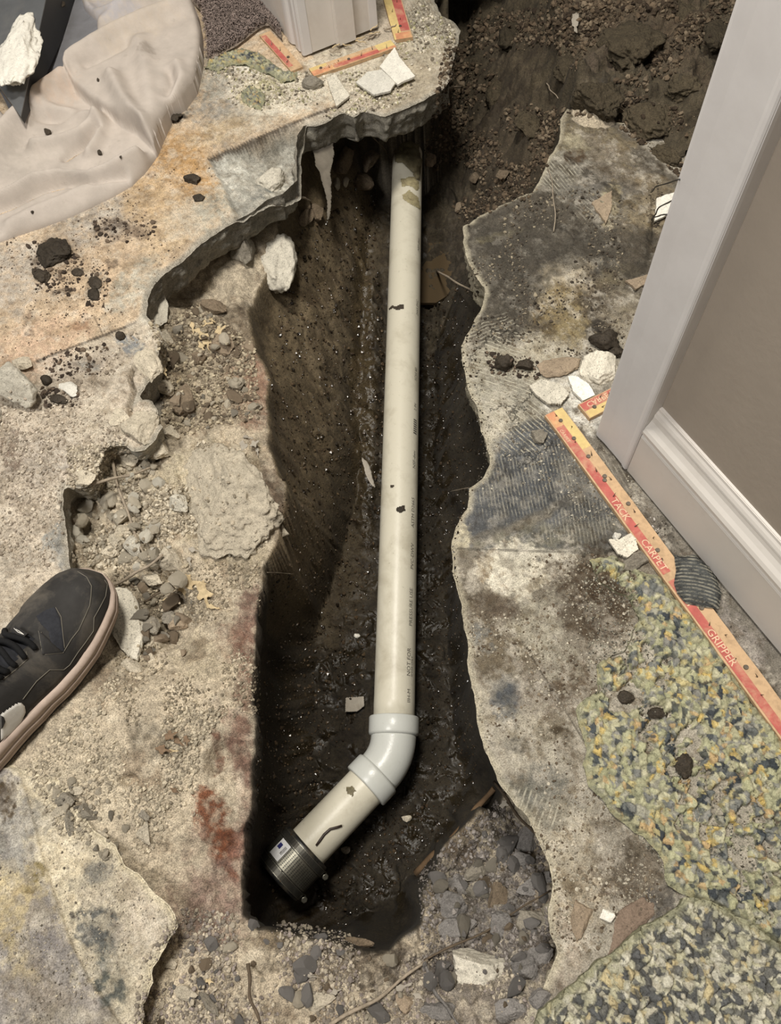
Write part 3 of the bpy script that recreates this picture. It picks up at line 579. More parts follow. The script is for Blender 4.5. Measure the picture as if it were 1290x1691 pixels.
def low_shape(X, Y, Z):
    Z = Z+0.002*fbm(X, Y, 0, 35, 4, 91)
    t = pmask(X, Y, [(-420, 1262), (30, 1268), (45, 1310), (78, 1440), (120, 1560), (150, 1620), (200, 1691), (240, 1900), (-420, 1900)], .0012, 0, .0006)
    Z = Z+0.0035*t+(1-t)*0.002*fbm(X, Y, 0, 120, 4, 92)
    return Z, 0*X, 0*X
low_strokes = [
    ('p', [(-420, 1262), (30, 1268), (45, 1310), (78, 1440), (120, 1560), (150, 1620), (200, 1691), (240, 1900), (-420, 1900)], '8a837c', 1, .0012, .0006),
    ('e', 100, 1440, 40, 200, -22, 'c9bc9d', .8, .4), ('e', 120, 1400, 40, 60, -30, 'c4b698', .6, .5),
    ('e', 30, 1500, 60, 60, 20, 'b3a174', .85, .3), ('e', 10, 1450, 24, 40, 0, 'bba97e', .8, .3), ('e', 40, 1580, 30, 40, 0, 'ac9c74', .7, .3), ('e', 60, 1640, 50, 50, 0, '9a8b6e', .5, .5), ('e', 70, 1540, 34, 60, 10, '87807c', .8, .4), ('e', 20, 1380, 40, 60, 0, '8f8c83', .8, .5), ('e', 60, 1440, 18, 16, -30, '77683c', .9, .3), ('e', 46, 1468, 14, 10, 0, '7c6c42', .9, .3),
    ('e', 14, 1322, 22, 34, 10, '51432f', .98, .15), ('e', 14, 1318, 12, 22, 0, '453829', .8, .3), ('e', 60, 1350, 30, 30, 0, '7f7b74', .6), ('e', 100, 1650, 60, 30, 0, '8f867c', .6, .5),
    ('e', 160, 1530, 34, 34, 10, '4c4e4d', .95, .4), ('e', 180, 1620, 30, 50, -10, '50544f', .95, .35), ('e', 190, 1570, 26, 26, 0, '6c6b63', .8, .4), ('e', 165, 1440, 26, 18, 0, '6c6b66', .8, .4), ('e', 120, 1510, 5, 6, 0, '2c2622', .9), ('e', 197, 1530, 7, 5, 0, '2a2521', .9),
    ('e', 240, 1520, 44, 60, 10, 'b9ac98', .8, .5), ('e', 220, 1470, 40, 30, 20, 'c3b59d', .7, .5), ('e', 225, 1600, 40, 40, 0, 'bdb096', .7, .5), ('e', 130, 1460, 20, 14, 0, '8d8574', .7), ('e', 150, 1480, 26, 16, 0, '9c9180', .6), ('e', 120, 1690, 90, 30, 0, 'a09683', .7, .5)]
slabX, pwX = plate('floor', LOWER_SLAB, -0.001, 0.02, low_strokes, 'b5a990', 303, 'cfc3a4', low_shape, mott=(.5, .3), label='chipped slab patch with grey smears at the lower left', amp=0.004, taper=0.01)

# ---- floor beyond the frame, flat, so that the room goes on
inn = [P(-128, -128)[:2], P(1417, -128)[:2], P(1417, 1818)[:2], P(-128, 1818)[:2]]
outr = [(-2.4, 3.9), (3.4, 3.9), (3.4, -2.2), (-2.4, -2.2)]
rv = [(a, b, -0.002) for a, b in inn]+[(a, b, -0.002) for a, b in outr]
rme = mesh_np('floor', rv, [(i, (i+1) % 4, 4+(i+1) % 4, 4+i) for i in range(4)][::-1], False)
rme.flip_normals() if rme.polygons[0].normal.z < 0 else None
link('floor', rme, mineral('dusty concrete', tuple(lin('a99f8e')), var=0.2, speck=0.2), kind='structure', label='dusty concrete floor around the dig')
# ------------------------------------------------------------ walls, casing, baseboard
M_trim = plain('white trim paint', lin('dedad8'), rough=0.42, spec=0.4, var=0.03, scale=14, dirt=lin('a89f98'), dirt_amt=0.18)
M_casing = plain('cream casing paint', lin('dcd5cc'), rough=0.45, spec=0.35, var=0.03, scale=20, dirt=lin('a58d74'), dirt_amt=0.22)
M_wall = plain('taupe wall paint', lin('a89b8c'), rough=0.75, spec=0.2, var=0.03, scale=30, bumpd=0.0003)
def extrude_profile(name, prof, y0, y1, x0, z0, mat, vertical=False, parent=None, **kw):
    """profile points (out from the wall, up) swept along y (or up when vertical: profile is (out, along y))"""
    bm = bmesh.new(); a = []; b = []
    for (u, v) in prof:
        if not vertical: a.append(bm.verts.new((x0-u, y0, z0+v))); b.append(bm.verts.new((x0-u, y1, z0+v)))
        else: a.append(bm.verts.new((x0-u, v, y0))); b.append(bm.verts.new((x0-u, v, y1)))
    n = len(prof)
    for i in range(n): bm.faces.new((a[i], a[(i+1) % n], b[(i+1) % n], b[i]))
    bm.faces.new(a[::-1]); bm.faces.new(b); bmesh.ops.recalc_face_normals(bm, faces=bm.faces[:])
    bmesh.ops.bevel(bm, geom=[e for e in bm.edges if e.calc_face_angle(0) > 0.6], offset=0.0008, segments=2, affect='EDGES')
    return link(name, from_bm(name, bm, False), mat, parent=parent, **kw)
XW = 0.452
yc0 = 0.300; yc1 = P(992, 718, 0)[1]+0.004
def box_mesh(name, x0, x1, y0, y1, z0, z1, bev=0.001):
    bm = bmesh.new(); bmesh.ops.create_cube(bm, size=1)
    for v in bm.verts: v.co = Vector(((x0+x1)/2+v.co.x*(x1-x0), (y0+y1)/2+v.co.y*(y1-y0), (z0+z1)/2+v.co.z*(z1-z0)))
    if bev: bmesh.ops.bevel(bm, geom=bm.edges[:], offset=bev, segments=2, affect='EDGES')
    return from_bm(name, bm, False)
wall = link('wall_right', box_mesh('wall_right', 0.468, 0.585, -2.2, 0.362, 0.0, 2.45, 0.0), M_wall, kind='structure', label='taupe painted wall right of the doorway')
bprof = [(-0.001, 0.003), (0.0155, 0.003), (0.0155, 0.082), (0.0135, 0.0845), (0.0135, 0.0865), (0.0165, 0.089), (0.0168, 0.094), (0.0150, 0.099), (0.0115, 0.104), (0.0085, 0.110), (0.0072, 0.117), (0.0080, 0.1185), (0.0062, 0.123), (0.0042, 0.126), (0.0036, 0.130), (-0.001, 0.131)]
extrude_profile('baseboard_right', bprof, -2.2, 0.306, 0.468, 0, M_casing, kind='structure', label='white moulded baseboard along the taupe wall')
cprof = [(-0.001, 0.3705), (0.0150, 0.3705), (0.0168, 0.3690), (0.0172, 0.3660), (0.0160, 0.352), (0.0158, 0.330), (0.0162, 0.316), (0.0175, 0.3125), (0.0178, 0.309), (0.0165, 0.3065), (0.0120, 0.306), (-0.001, 0.306)]
extrude_profile('trim_1', cprof, 0.004, 2.1, 0.468, 0, M_trim, True, kind='structure', label='white door casing on the end of the taupe wall')
# white jamb on the wall end inside the doorway
link('trim_2', box_mesh('trim_2', 0.462, 0.59, 0.360, 0.3725, 0.004, 2.1), M_trim, kind='structure', label='white jamb lining the doorway beside the taupe wall')
# the other side of the doorway: wall end wrapped in casing
link('wall_left', box_mesh('wall_left', 0.505, 0.63, 1.335, 3.4, 0.004, 2.45, 0.0), M_wall, kind='structure', label='taupe wall beyond the doorway')
jp = empty('door_1', (0.49, 1.32, 0.0)); jp['kind'] = 'structure'; jp['label'] = 'white doorway post with fluted casing and jamb'
def lp(v): return v
def post():
    M = Matrix.Translation((-0.49, -1.32, 0))
    def add(name, prof, mat, z1=2.1):
        bm = bmesh.new(); a = [bm.verts.new((x, y, 0.006)) for x, y in prof]; b = [bm.verts.new((x, y, z1)) for x, y in prof]; n = len(prof)
        for i in range(n): bm.faces.new((a[i], a[(i+1) % n], b[(i+1) % n], b[i]))
        bm.faces.new(a[::-1]); bm.faces.new(b); bmesh.ops.recalc_face_normals(bm, faces=bm.faces[:])
        bmesh.ops.bevel(bm, geom=[e for e in bm.edges if abs(e.verts[0].co.z-e.verts[1].co.z) > 1], offset=0.0012, segments=2, affect='EDGES')
        bmesh.ops.transform(bm, matrix=M, verts=bm.verts[:])
        link(name, from_bm(name, bm, False), mat, parent=jp)
    # casing with flutes on the room side (facing -x), jamb faces the opening (-y)
    pr = [(0.508, 1.3165), (0.4905, 1.3165), (0.4885, 1.3185), (0.4885, 1.327), (0.4910, 1.329), (0.4910, 1.333), (0.4885, 1.335), (0.4892, 1.352), (0.4915, 1.354), (0.4915, 1.359), (0.4880, 1.362), (0.4862, 1.368), (0.4862, 1.379), (0.4885, 1.382), (0.508, 1.382)]
    add('casing', pr, M_trim)
    add('jamb', [(0.5065, 1.3175), (0.5065, 1.3355), (0.632, 1.3355), (0.632, 1.3175)], M_casing)
    add('door_stop', [(0.556, 1.3060), (0.556, 1.3180), (0.594, 1.3180), (0.594, 1.3060)], M_casing)
    add('back_casing', [(0.628, 1.3165), (0.628, 1.382), (0.646, 1.382), (0.646, 1.3165)], M_trim)
post()
extrude_profile('baseboard_left', bprof, 1.382, 3.4, 0.505, 0, M_casing, kind='structure', label='white baseboard beyond the doorway post')

# ------------------------------------------------------------ drain pipe
def pipe_material(name, base, dirtc, amt, rough=0.38):
    m, t, b = nt(name, rough, 0.45); v = coords(t)
    mp = N(t, 'ShaderNodeMapping'); mp.inputs['Scale'].default_value = (40, 40, 8); L(t, v, mp.inputs['Vector'])
    d1 = ramp(t, noise_node(t, v, 16, 7, 0.65, 0.4), [(0.5, 0.0), (0.72, amt)])
    d2 = ramp(t, noise_node(t, mp.outputs[0], 1.0, 6, 0.7), [(0.55, 0.0), (0.8, amt*0.6)])
    c = mixc(t, tuple(base), tuple(dirtc), mth(t, 'MAXIMUM', d1, d2))
    c = mixc(t, c, tuple(lin('8d8468')), ramp(t, noise_node(t, v, 130, 4, 0.6), [(0.66, 0.0), (0.74, amt*0.8)]))
    L(t, c, b.inputs['Base Color']); bump(t, b, noise_node(t, v, 300, 3, 0.6), 0.6, 0.0003)
    return m
M_pvc = pipe_material('aged white pvc', lin('cdc6b0'), lin('9b8f74'), 0.55)
M_fit = pipe_material('new white pvc fitting', lin('c3c4bc'), lin('a9a99c'), 0.25, 0.3)
M_rubber = plain('black rubber', lin('1c1d1c'), 0.45, 0.5, var=0.3, scale=90, dirt=lin('6b5e48'), dirt_amt=0.35)
M_shield = plain('stainless shield', lin('8a8779'), 0.35, 0.5, 0.85, var=0.2, scale=120)
M_white = plain('white label paper', lin('dcdcdc'), 0.6)
M_blue = plain('blue ink', lin('2b2f6e'), 0.6)
M_ink = plain('black ink', lin('2e2c28'), 0.6)

def tube(path, rad, seg=40, caps=True, name='tube'):
    """path list of Vectors, rad float or list -> numpy verts, faces (parallel transport)"""
    path = [Vector(p) for p in path]; n = len(path)
    if np.isscalar(rad): rad = [rad]*n
    T_ = [(path[min(i+1, n-1)]-path[max(i-1, 0)]).normalized() for i in range(n)]
    for i in range(1, n-1):
        if (path[i+1]-path[i]).length < 1e-7 or (path[i]-path[i-1]).length < 1e-7: T_[i] = (path[min(i+2, n-1)]-path[max(i-2, 0)]).normalized()
    nrm = T_[0].orthogonal().normalized()
    if abs(T_[0].z) < 0.95: nrm = (Vector((0, 0, 1))-T_[0]*T_[0].z).normalized()
    V = []
    for i in range(n):
        nrm = (nrm-T_[i]*nrm.dot(T_[i])).normalized(); bn = T_[i].cross(nrm)
        for k in range(seg):
            a = 2*math.pi*k/seg; V.append(path[i]+(nrm*math.cos(a)+bn*math.sin(a))*rad[i])
    F_ = [tuple(int(x) for x in f) for f in grid_faces(n, seg)]
    F_ += [(i*seg+seg-1, (i+1)*seg+seg-1, (i+1)*seg, i*seg) for i in range(n-1)]
    if caps: F_ += [tuple(range(seg)), tuple(range((n-1)*seg, n*seg))[::-1]]
    return V, F_
def mesh_py(name, V, F_, smooth=True):
    me = bpy.data.meshes.new(name); me.from_pydata([tuple(v) for v in V], [], F_); me.update()
    bm = bmesh.new(); bm.from_mesh(me); bmesh.ops.recalc_face_normals(bm, faces=bm.faces[:]); bm.to_mesh(me); bm.free()
    if smooth:
        me.polygons.foreach_set('use_smooth', [len(p.vertices) <= 4 for p in me.polygons])
    return me
def tube_obj(name, path, rad, seg=24, mat=None, parent=None, **kw):
    V, F_ = tube(path, rad, seg); return link(name, mesh_py(name, V, F_), mat, parent, **kw)
RP = 0.03015
def Pv(px, py, z): return Vector(P(px, py, z))
pt0, pt1 = Pv(671, 340, -0.200), Pv(651, 1178, -0.262)
dirp = (pt0-pt1).normalized()
top = pt0+dirp*0.62
ctrl = pt1-dirp*((pt1-Pv(652, 1250, -0.266)).length)
low_end = Pv(460, 1450, -0.256); dirl = (low_end-ctrl).normalized()
pipe = empty('drain_pipe', tuple(pt1), 'long white plastic drain pipe with elbow and black rubber coupling in the trench', 'pipe')
def off(p): return Vector(p)-pt1
def prange(a, b, n): return [a+(b-a)*i/(n-1.0) for i in range(n)]
tube_obj('pipe', [off(p) for p in prange(pt1-dirp*0.012, top, 60)], RP, 48, M_pvc, pipe)
R1 = 0.034
ea = ctrl+dirp*0.030; eb = ctrl+dirl*0.030
bend = []
for i in range(15):
    u = i/14.0; bend.append(off(ea*(1-u)**2+ctrl*2*u*(1-u)+eb*u*u))
el = tube_obj('elbow', bend, 0.0325, 48, M_fit, pipe, label='smooth pale grey elbow fitting')
def collar(c0, c1, r, name='collar'):
    d = (c1-c0).normalized(); Lc = (c1-c0).length
    pts = [c0-d*0.0, c0+d*0.0004, c0+d*0.002, c1-d*0.004, c1-d*0.0015, c1]; rr = [r-0.003, r-0.001, r, r, r-0.0008, 0.0325]
    tube_obj(name, [off(p) for p in pts], rr, 48, M_fit, el)
collar(ea+dirp*0.026, ea-dirp*0.001, 0.0362)
collar(eb+dirl*0.026, eb-dirl*0.001, 0.0362)
lp0 = eb+dirl*0.010; Ll = (low_end-ctrl).length
lp1 = ctrl+dirl*(Ll)
tube_obj('branch_pipe', [off(p) for p in prange(lp0, lp1, 24)], RP, 48, M_pvc, pipe, label='short white pipe between elbow and coupling')
cp0 = lp1-dirl*0.054; cp1 = lp1+dirl*0.003
cpl = tube_obj('coupling', [off(p) for p in [cp0, cp0+dirl*0.0005, cp0+dirl*0.003, cp0+dirl*0.005, cp1-dirl*0.004, cp1-dirl*0.001, cp1]], [RP, 0.0362, 0.0374, 0.0374, 0.0374, 0.0368, 0.028], 48, M_rubber, pipe, label='black rubber coupling')
upv = (Vector((0, 0, 1))-dirl*dirl.z).normalized(); sdv = dirl.cross(upv)     # sdv points across the coupling
def ring_band(c, w, r, mat, name, a0=0, a1=360, parent=None, seg=64, th=0.0008):
    V = []; F_ = []; n = int(seg*(a1-a0)/360)+1
    for i in range(n):
        a = math.radians(a0+(a1-a0)*i/(n-1)); d = upv*math.cos(a)+sdv*math.sin(a)
        for (dd, rr) in ((-w/2, r), (w/2, r), (w/2, r+th), (-w/2, r+th)): V.append(off(c+dirl*dd+d*rr))
    for i in range(n-1):
        for k in range(4): F_.append((i*4+k, (i+1)*4+k, (i+1)*4+(k+1) % 4, i*4+(k+1) % 4))
    F_ += [(0, 1, 2, 3), ((n-1)*4+3, (n-1)*4+2, (n-1)*4+1, (n-1)*4)]
    me = mesh_py(name, V, F_, False)
    return link(name, me, mat, parent)
M_dkband = plain('dark steel band', lin('55534c'), 0.38, 0.5, 0.7, var=0.25, scale=140, dirt=lin('3b3226'), dirt_amt=0.6)
mid = (cp0+cp1)/2
# ---- coupling details: steel shield with slots, clamp bands, screws, sticker
shield = ring_band(mid, 0.026, 0.0376, M_shield, 'shield', -75, 215, cpl, th=0.0006); shield['label'] = 'slotted steel band'
slots_v = []; slots_f = []
for i in range(9):
    for k in range(46):
        a = math.radians(-70+k*6.2); c = mid+dirl*(-0.0100+i*0.0025)
        d0 = upv*math.cos(a-0.02)+sdv*math.sin(a-0.02); d1 = upv*math.cos(a+0.02)+sdv*math.sin(a+0.02); b = len(slots_v)
        for (d, w) in ((d0, -0.0006), (d0, 0.0006), (d1, 0.0006), (d1, -0.0006)): slots_v.append(off(c+dirl*w+d*0.03845))
        slots_f.append((b, b+1, b+2, b+3))
sl = link('band_slots', mesh_py('band_slots', slots_v, slots_f, False), M_rubber, cpl, kind='stuff')
for sgn in (-1, 1):
    c = mid+dirl*0.0190*sgn
    ring_band(c, 0.0095, 0.0380, M_dkband, 'clamp_band', 0, 360, cpl)
    for edge in (-1, 1): ring_band(c+dirl*0.0044*edge, 0.0009, 0.0386, M_shield, 'band_rim', 0, 360, cpl, th=0.0005)
    # screw housing and screw on the lower right side
    a = math.radians(118); d = upv*math.cos(a)-sdv*math.sin(a)
    if P(600, 1500, -.27)[0]-P(500, 1440, -.27)[0] > 0 and d.x < 0: d = upv*math.cos(a)+sdv*math.sin(a)
    tg_ = dirl.cross(d).normalized(); pc = c+d*0.040
    tube_obj('screw_housing', [off(pc-tg_*0.008), off(pc-tg_*0.0075), off(pc+tg_*0.0075), off(pc+tg_*0.008)], [0.004, 0.0046, 0.0046, 0.004], 12, M_shield, cpl)
    tube_obj('screw', [off(pc+tg_*0.008), off(pc+tg_*0.014), off(pc+tg_*0.0141), off(pc+tg_*0.0175), off(pc+tg_*0.018)], [0.0022, 0.0022, 0.0044, 0.0044, 0.0036], 6, M_shield, cpl)
sgs = 1 if (Vector(P(440, 1400, -.23))-mid).dot(sdv) > 0 else -1
stk = ring_band(mid-dirl*0.001, 0.024, 0.0389, M_white, 'sticker', sgs*14, sgs*44, cpl, th=0.0002); stk['label'] = 'white sticker with blue print'
st2 = ring_band(mid+dirl*0.000-dirl*0.004, 0.007, 0.03925, M_blue, 'sticker_print', sgs*30, sgs*40, cpl, th=0.0001)
for q in range(7): ring_band(mid+dirl*(0.002-q*0.0016), 0.0007, 0.03925, M_ink, 'barcode_bar', sgs*17, sgs*24, cpl, th=0.0001)
# ------------------------------------------------------------ stones, chips, leaves, twigs
bpy.context.view_layer.update()
def hit(px, py, zmax=None):
    dg = bpy.context.evaluated_depsgraph_get()
    o = Vector((0, 0, CAMH)); d = (Vector(P(px, py, -1.0))-o).normalized()
    if zmax is not None: o = o+d*((zmax-CAMH)/d.z)
    ok, loc, nrm, idx, ob, mt = scene.ray_cast(dg, o, d)
    return (loc, nrm) if ok else (Vector(P(px, py, -0.05)), Vector((0, 0, 1)))
def basis(px, py, z, ang=0):
    c = P(px, py, z); a = math.radians(ang); ca, sa = math.cos(a), math.sin(a)
    u = (P(px+ca*4, py+sa*4, z)-c)/4; v = (P(px-sa*4, py+ca*4, z)-c)/4
    return u, v
M_dim = None
_ico = {}
def ico(n):
    if n not in _ico:
        bm = bmesh.new(); bmesh.ops.create_icosphere(bm, subdivisions=n, radius=1)
        _ico[n] = (np.array([v.co[:] for v in bm.verts]), np.array([[v.index for v in f.verts] for f in bm.faces])); bm.free()
    return _ico[n]
def rock_shape(seed, sub=3, cuts=9, rough=0.12, flat=0.0):
    r = np.random.default_rng(seed); V, Fq = ico(sub); V = V.copy()
    for k in range(cuts):
        n = r.normal(size=3); n /= np.linalg.norm(n); d = r.uniform(0.42, 0.82)
        V -= n*np.clip(V@n-d, 0, None)[:, None]*0.97
    if flat: V[:, 2] = np.where(V[:, 2] > flat, flat+(V[:, 2]-flat)*0.08, V[:, 2])
    s = seed*1.37
    off_ = 1+rough*fbm(V[:, 0]+s, V[:, 1], V[:, 2], 1.6, 3, 3, 0.6)+rough*0.55*fbm(V[:, 0]+s, V[:, 1], V[:, 2], 6, 3, 5, 0.6)
    V *= off_[:, None]
    V /= np.abs(V).max(0)
    return V, Fq
M_conc = mineral('pale concrete rubble', tuple(lin('b8ac95')), var=0.22, speck=0.25, bumpd=0.0012, scale=1.2, crumbs=0.15, pits=0.8)
M_pale = mineral('bright concrete rubble', tuple(lin('cdc5b2')), var=0.20, speck=0.22, bumpd=0.0012, scale=1.2, crumbs=0.15, pits=0.9)
M_grey = mineral('grey stone', tuple(lin('857d6e')), var=0.22, speck=0.2, bumpd=0.0009, scale=1.0)
M_brown = mineral('brown stone', tuple(lin('7b6a54')), var=0.25, speck=0.25, bumpd=0.0009, scale=1.0)
M_tan = mineral('tan stone', tuple(lin('a08c72')), var=0.2, speck=0.2, bumpd=0.0009)
M_lilac = mineral('violet grey rubble', tuple(lin('7e7974')), var=0.22, speck=0.25, bumpd=0.001)
M_red = mineral('brick red stone', tuple(lin('7b6857')), var=0.2, speck=0.2, bumpd=0.0006)
M_bank = mineral('bank mud', tuple(lin('4b412f')), var=0.3, speck=0.4, bumpd=0.0022, scale=1.1, rough=0.9, crumbs=.8)
M_mud = mineral('dark mud', tuple(lin('3f362a')), var=0.3, speck=0.35, bumpd=0.0016, scale=1.1, rough=0.75)
M_plas = mineral('white plaster', tuple(lin('ded9cb')), var=0.12, speck=0.12, bumpd=0.0005, pits=0.5)
RM = dict(c=M_conc, p=M_pale, g=M_grey, b=M_brown, t=M_tan, l=M_lilac, r=M_red, m=M_mud, k=M_bank, w=M_plas)
used_seed = [100]
def rock(name, px, py, rx, ry, ang, hf, kind, label, cat='stone', sink=0.35, cuts=10, sub=None, rough=0.12, flat=0.0, group=None, seed=None, z=None, me=None, lift=0.0):
    used_seed[0] += 1; seed = seed or used_seed[0]
    loc, nrm = hit(px, py) if z is None else (Vector(P(px, py, z)), Vector((0, 0, 1)))
    u, v = basis(px, py, loc.z, ang)
    if sub is None: sub = 5 if max(rx, ry) > 30 else (4 if max(rx, ry) > 12 else 2)
    V, Fq = rock_shape(seed, sub, cuts, rough, flat)
    hz = hf*min(np.linalg.norm(u)*rx, np.linalg.norm(v)*ry)
    W = V[:, :1]*u*rx+V[:, 1:2]*v*ry+V[:, 2:3]*np.array([0, 0, hz])
    W[:, 2] += hz*(1-2*sink)*1.0+lift
    m_ = mesh_np(name, W, Fq, False if kind in 'cpgltrbw' and sub < 5 else True)
    return link(name, m_, RM[kind], label=label, cat=cat, group=group, loc=loc)
def flatpiece(name, pts, z, th, mat, label=None, cat=None, curl=0.0, seed=0, step=0.0025, parent=None, group=None, tilt=(0, 0), amp=0.0008, edge=0.0012, kind=None):
    """thin solid piece with the given outline (pixels at height z)"""
    pw = resample(poly_world(pts, z), step, edge, 120, seed); c = pw.mean(0)
    lo, hi = pw.min(0)-step, pw.max(0)+step; nx = int((hi[0]-lo[0])/step)+2; ny = int((hi[1]-lo[1])/step)+2
    GXX, GYY = np.meshgrid(lo[0]+np.arange(nx)*step, lo[1]+np.arange(ny)*step, indexing='ij'); Xp, Yp = GXX.ravel(), GYY.ravel()
    S = sdf(Xp, Yp, pw); fc = grid_faces(nx, ny); keep = S > -step*0.75; fc = fc[keep[fc].all(1)]
    if len(fc) == 0: return None
    V2, fc, S = compact(np.column_stack([Xp, Yp]), fc, S); oo = S < 0; V2[oo] = snap_out(V2[oo], pw)
    def zz(q):
        dx, dy = q[:, 0]-c[0], q[:, 1]-c[1]
        return curl*(dx*dx*0.6+dy*dy)+tilt[0]*dx+tilt[1]*dy+amp*fbm(q[:, 0], q[:, 1], seed*1.1, 60, 3, seed)
    zt = zz(V2); n = len(V2)
    V = np.vstack([np.column_stack([V2-c, zt+th]), np.column_stack([V2-c, zt])])
    # boundary edges
    ed = {}
    for f in fc:
        for i in range(4):
            a, b = int(f[i]), int(f[(i+1) % 4])
            if (b, a) in ed: del ed[(b, a)]
            else: ed[(a, b)] = 1
    side = np.array([[b, a, a+n, b+n] for a, b in ed])
    Fq = np.vstack([fc, fc[:, ::-1]+n, side])
    o = link(name, mesh_np(name, V, Fq, False if th > 0.0015 else True), mat, parent=parent, label=label, cat=cat, group=group, kind=kind, loc=(c[0], c[1], z) if parent is None else (Vector((c[0], c[1], z))-parent.location))
    return o
def twig(px0, py0, px1, py1, r, mat, label, cat='twig', bow=0.004, lift=0.004, name='twig', seed=1, z0=None, z1=None, forks=(), group=None):
    a = hit(px0, py0)[0]+Vector((0, 0, lift)) if z0 is None else Vector(P(px0, py0, z0)); b = hit(px1, py1)[0]+Vector((0, 0, lift)) if z1 is None else Vector(P(px1, py1, z1))
    n = 14; rr = random.Random(seed); pth = []; rad = []
    sd = (b-a).cross(Vector((0, 0, 1))).normalized()
    ph = rr.uniform(0, 6)
    for i in range(n):
        u = i/(n-1.0); pth.append(a.lerp(b, u)-a+sd*(bow*math.sin(u*math.pi)+0.0012*math.sin(u*11+ph))+Vector((0, 0, bow*0.5*math.sin(u*3.1))))
        rad.append(r*(1-0.35*u)*(1+0.12*math.sin(u*23+ph)))
    V, F_ = tube(pth, rad, 8)
    for (u, dx, dy, dz) in forks:
        k = int(u*(n-1)); q = [pth[k], pth[k]+Vector((dx, dy, dz))*0.5+Vector((0.001, 0, 0)), pth[k]+Vector((dx, dy, dz))]
        v2, f2 = tube(q, [r*0.6, r*0.45, r*0.25], 6); bb = len(V); V += v2; F_ += [tuple(i+bb for i in f) for f in f2]
    return link(name, mesh_py(name, V, F_), mat, label=label, cat=cat, loc=a, group=group)
M_twig = plain('dry twig', lin('9c8d78'), 0.85, 0.2, var=0.3, scale=200, bumpd=0.0004)
M_root = plain('dark root', lin('5d4f3e'), 0.8, 0.2, var=0.3, scale=200)
M_leaf = plain('yellowed dry leaf', lin('c7b083'), 0.75, 0.25, var=0.25, scale=120, dirt=lin('8a7049'), dirt_amt=0.6)
M_leafd = plain('dark brown dry leaf', lin('7a6146'), 0.7, 0.3, var=0.35, scale=120, dirt=lin('3a2c20'), dirt_amt=0.7)
M_paper = plain('dusty grey paper', lin('a59c8d'), 0.9, 0.1, var=0.12, scale=90, dirt=lin('6f6453'), dirt_amt=0.5)

